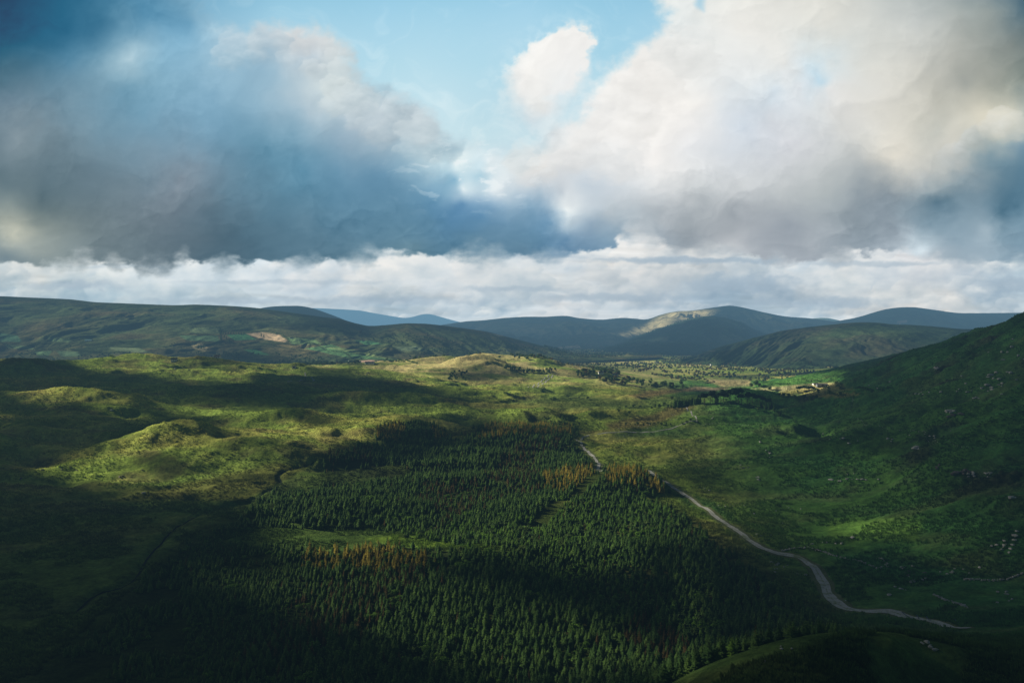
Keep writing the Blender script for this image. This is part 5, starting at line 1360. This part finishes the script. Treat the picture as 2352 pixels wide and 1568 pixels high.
def tussocks():
    """coarse grass, rushes and heather clumps of the near moor"""
    rg = np.random.default_rng(5)
    L = []
    for i in range(3):
        r = random.Random(i); K = []
        for j in range(9):
            a = r.random() * 6.28; d = r.uniform(0, .45); h = r.uniform(.4, .9); l = r.uniform(.1, .5)
            bx, by = d * math.cos(a), d * math.sin(a); w = .2
            K.append([(bx - w * math.sin(a), by + w * math.cos(a), -.1), (bx + w * math.sin(a), by - w * math.cos(a), -.1), (bx + math.cos(a) * l + .04, by + math.sin(a) * l, h), (bx + math.cos(a) * l - .04, by + math.sin(a) * l, h)])
        L.append(K)
    n = 170000
    y = np.exp(rg.uniform(math.log(170), math.log(1500), n)); U = rg.uniform(-60, 2420, n); x = (U - UC) / F * y
    z = gz(x, y); V = VH + F * (EYE - z) / y
    m = (inside(FOREST[0], U, V) < 0) | np.logical_or.reduce([inside(h, U, V) > 0 for h in HOLES])
    m &= (fbm(x / 60, y / 40, 951, 3) > -.1) & (dist_line(TRACK_NEAR, x, y) > 5)
    x, y, z = x[m], y[m], z[m]
    VV = []
    src = [np.array(k) for k in L]
    which = rg.integers(3, size=len(x)); sc = rg.uniform(.8, 1.9, len(x))
    A = []
    for w in range(3):
        s = np.nonzero(which == w)[0]; K = src[w].reshape(-1, 3)
        v = K[None] * sc[s][:, None, None] + np.stack([x[s], y[s], z[s]], -1)[:, None]
        A.append(v.reshape(-1, 3))
    v = np.vstack(A); f = np.arange(len(v)).reshape(-1, 4)
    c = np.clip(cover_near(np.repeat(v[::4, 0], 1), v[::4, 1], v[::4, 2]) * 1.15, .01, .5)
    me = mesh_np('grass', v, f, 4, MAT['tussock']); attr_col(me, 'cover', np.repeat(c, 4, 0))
    o = link('grass', me); tag(o, 'tussocks of rough grass and rushes over the near moor', None, None, 'stuff')

TRACK_UV = [(2218,1441),(2150,1428),(2060,1406),(1990,1401),(1940,1394),(1908,1370),(1892,1335),(1872,1303),(1832,1277),(1775,1266),(1730,1245),(1690,1215),(1650,1190),(1620,1165),(1590,1146),(1562,1128),(1535,1110),(1505,1092),(1460,1078),(1405,1078),(1374,1082),(1375,1062),(1364,1048),(1342,1030),(1334,1014)]
TRACK2_UV = [(1334,1014),(1324,1009),(1350,1000),(1400,993),(1460,993),(1510,990),(1548,982),(1572,972),(1596,966),(1600,963),(1588,948),(1576,936)]
GAP_UV = [(1374,1092),(1340,1120),(1290,1152),(1255,1185),(1232,1215)]
KNOLL_UV = [(1218,890),(1232,884),(1248,876),(1256,868),(1264,860)]
LEFT_UV = [(660,876),(690,874),(722,872),(715,864),(700,856)]
STREAM_UV = [(720,1055),(712,1064),(685,1070),(655,1077),(640,1090),(646,1104),(625,1120),(600,1132),(575,1150),(500,1168),(470,1180),(430,1192),(400,1210),(372,1240),(350,1262),(330,1290),(310,1322),(270,1345),(220,1360),(170,1400)]

TUNE = 1
GRID = None
CARVES = []
def main():
    global TRACK_NEAR, GAP, CARVES
    light(); camera()
    import time; t0 = time.time()
    tr = cast(TRACK_UV, 180, 1500, 700); tr2 = cast(TRACK2_UV, 180, 2000, 700); GAP = cast(GAP_UV, 180, 1500, 700)
    kn = cast(KNOLL_UV, 600, 3000, 700); lf = cast(LEFT_UV, 600, 2600, 700); st = cast(STREAM_UV, 180, 1500, 700)
    TRACK_NEAR = np.vstack([tr, tr2])
    CARVES = [(st, 3.0, 2.0), (np.vstack([tr]), 7.0, .35)]
    build_ground(); print('ground', time.time() - t0)
    build_ridges(); build_sky(); build_haze(); build_shade_clouds(); print('land', time.time() - t0)
    ribbon('verge', tr, 8.2, MAT['verge'], .12, label='grassy verge along both sides of the gravel track', wtab=[(0, 1.3), (.25, 1.15), (.5, .9), (1, .8)], edge=.5)
    ribbon('track', tr, 3.6, MAT['gravel'], .24, label='pale gravel track winding past the plantation', wtab=[(0, 1.7), (.12, 1.5), (.2, 1.2), (.3, 1.0), (.5, .8), (1, .7)], edge=.35)
    ribbon('track', tr2, 1.7, MAT['gravel'], .24, label='fainter gravel track crossing the pasture to the knoll', edge=.4)
    ribbon('track', kn - [4, 0], 2.4, MAT['gravel'], .3, label='left wheel line of the farm track on the knoll'); ribbon('track', kn + [5, 0], 2.4, MAT['gravel'], .3, label='right wheel line of the farm track on the knoll')
    ribbon('path', lf, 2.0, MAT['gravel'], .3, label='narrow path on the dark moor below the ridge')
    ribbon('stream', st, 1.1, MAT['water'], .35, label='dark narrow stream winding across the moor')
    for i, (U, V, du, dv) in enumerate([(2085,1412,26,14),(2108,1416,6,9),(2132,1420,10,8),(2195,1424,18,14)]):
        P = cast([(U - du / 2, V - dv / 2), (U + du / 2, V + dv / 2)], 180, 900, 500)
        d = P[1] - P[0]; L_ = float(np.hypot(*d)); o = ribbon('drain_pipe', [P[0], (P[0] + P[1]) / 2, P[1]], .5, MAT['pipe'], .45, None, None, 1.0, 0)
        tag(o, ['long dark drain pipe laid along the road edge', 'short pale drain pipe across the road', 'short dark drain pipe in the middle of the road', 'dark drain pipe nearest the end of the road'][i], 'pipe')
    stones(); houses(); print('stones', time.time() - t0)
    D = forest(); trees(); hedges(); print('trees', time.time() - t0)
    bpy.context.view_layer.update()
    register_first(); forest_mass(D); far_woods(); tussocks(); print('all', time.time() - t0)
main()
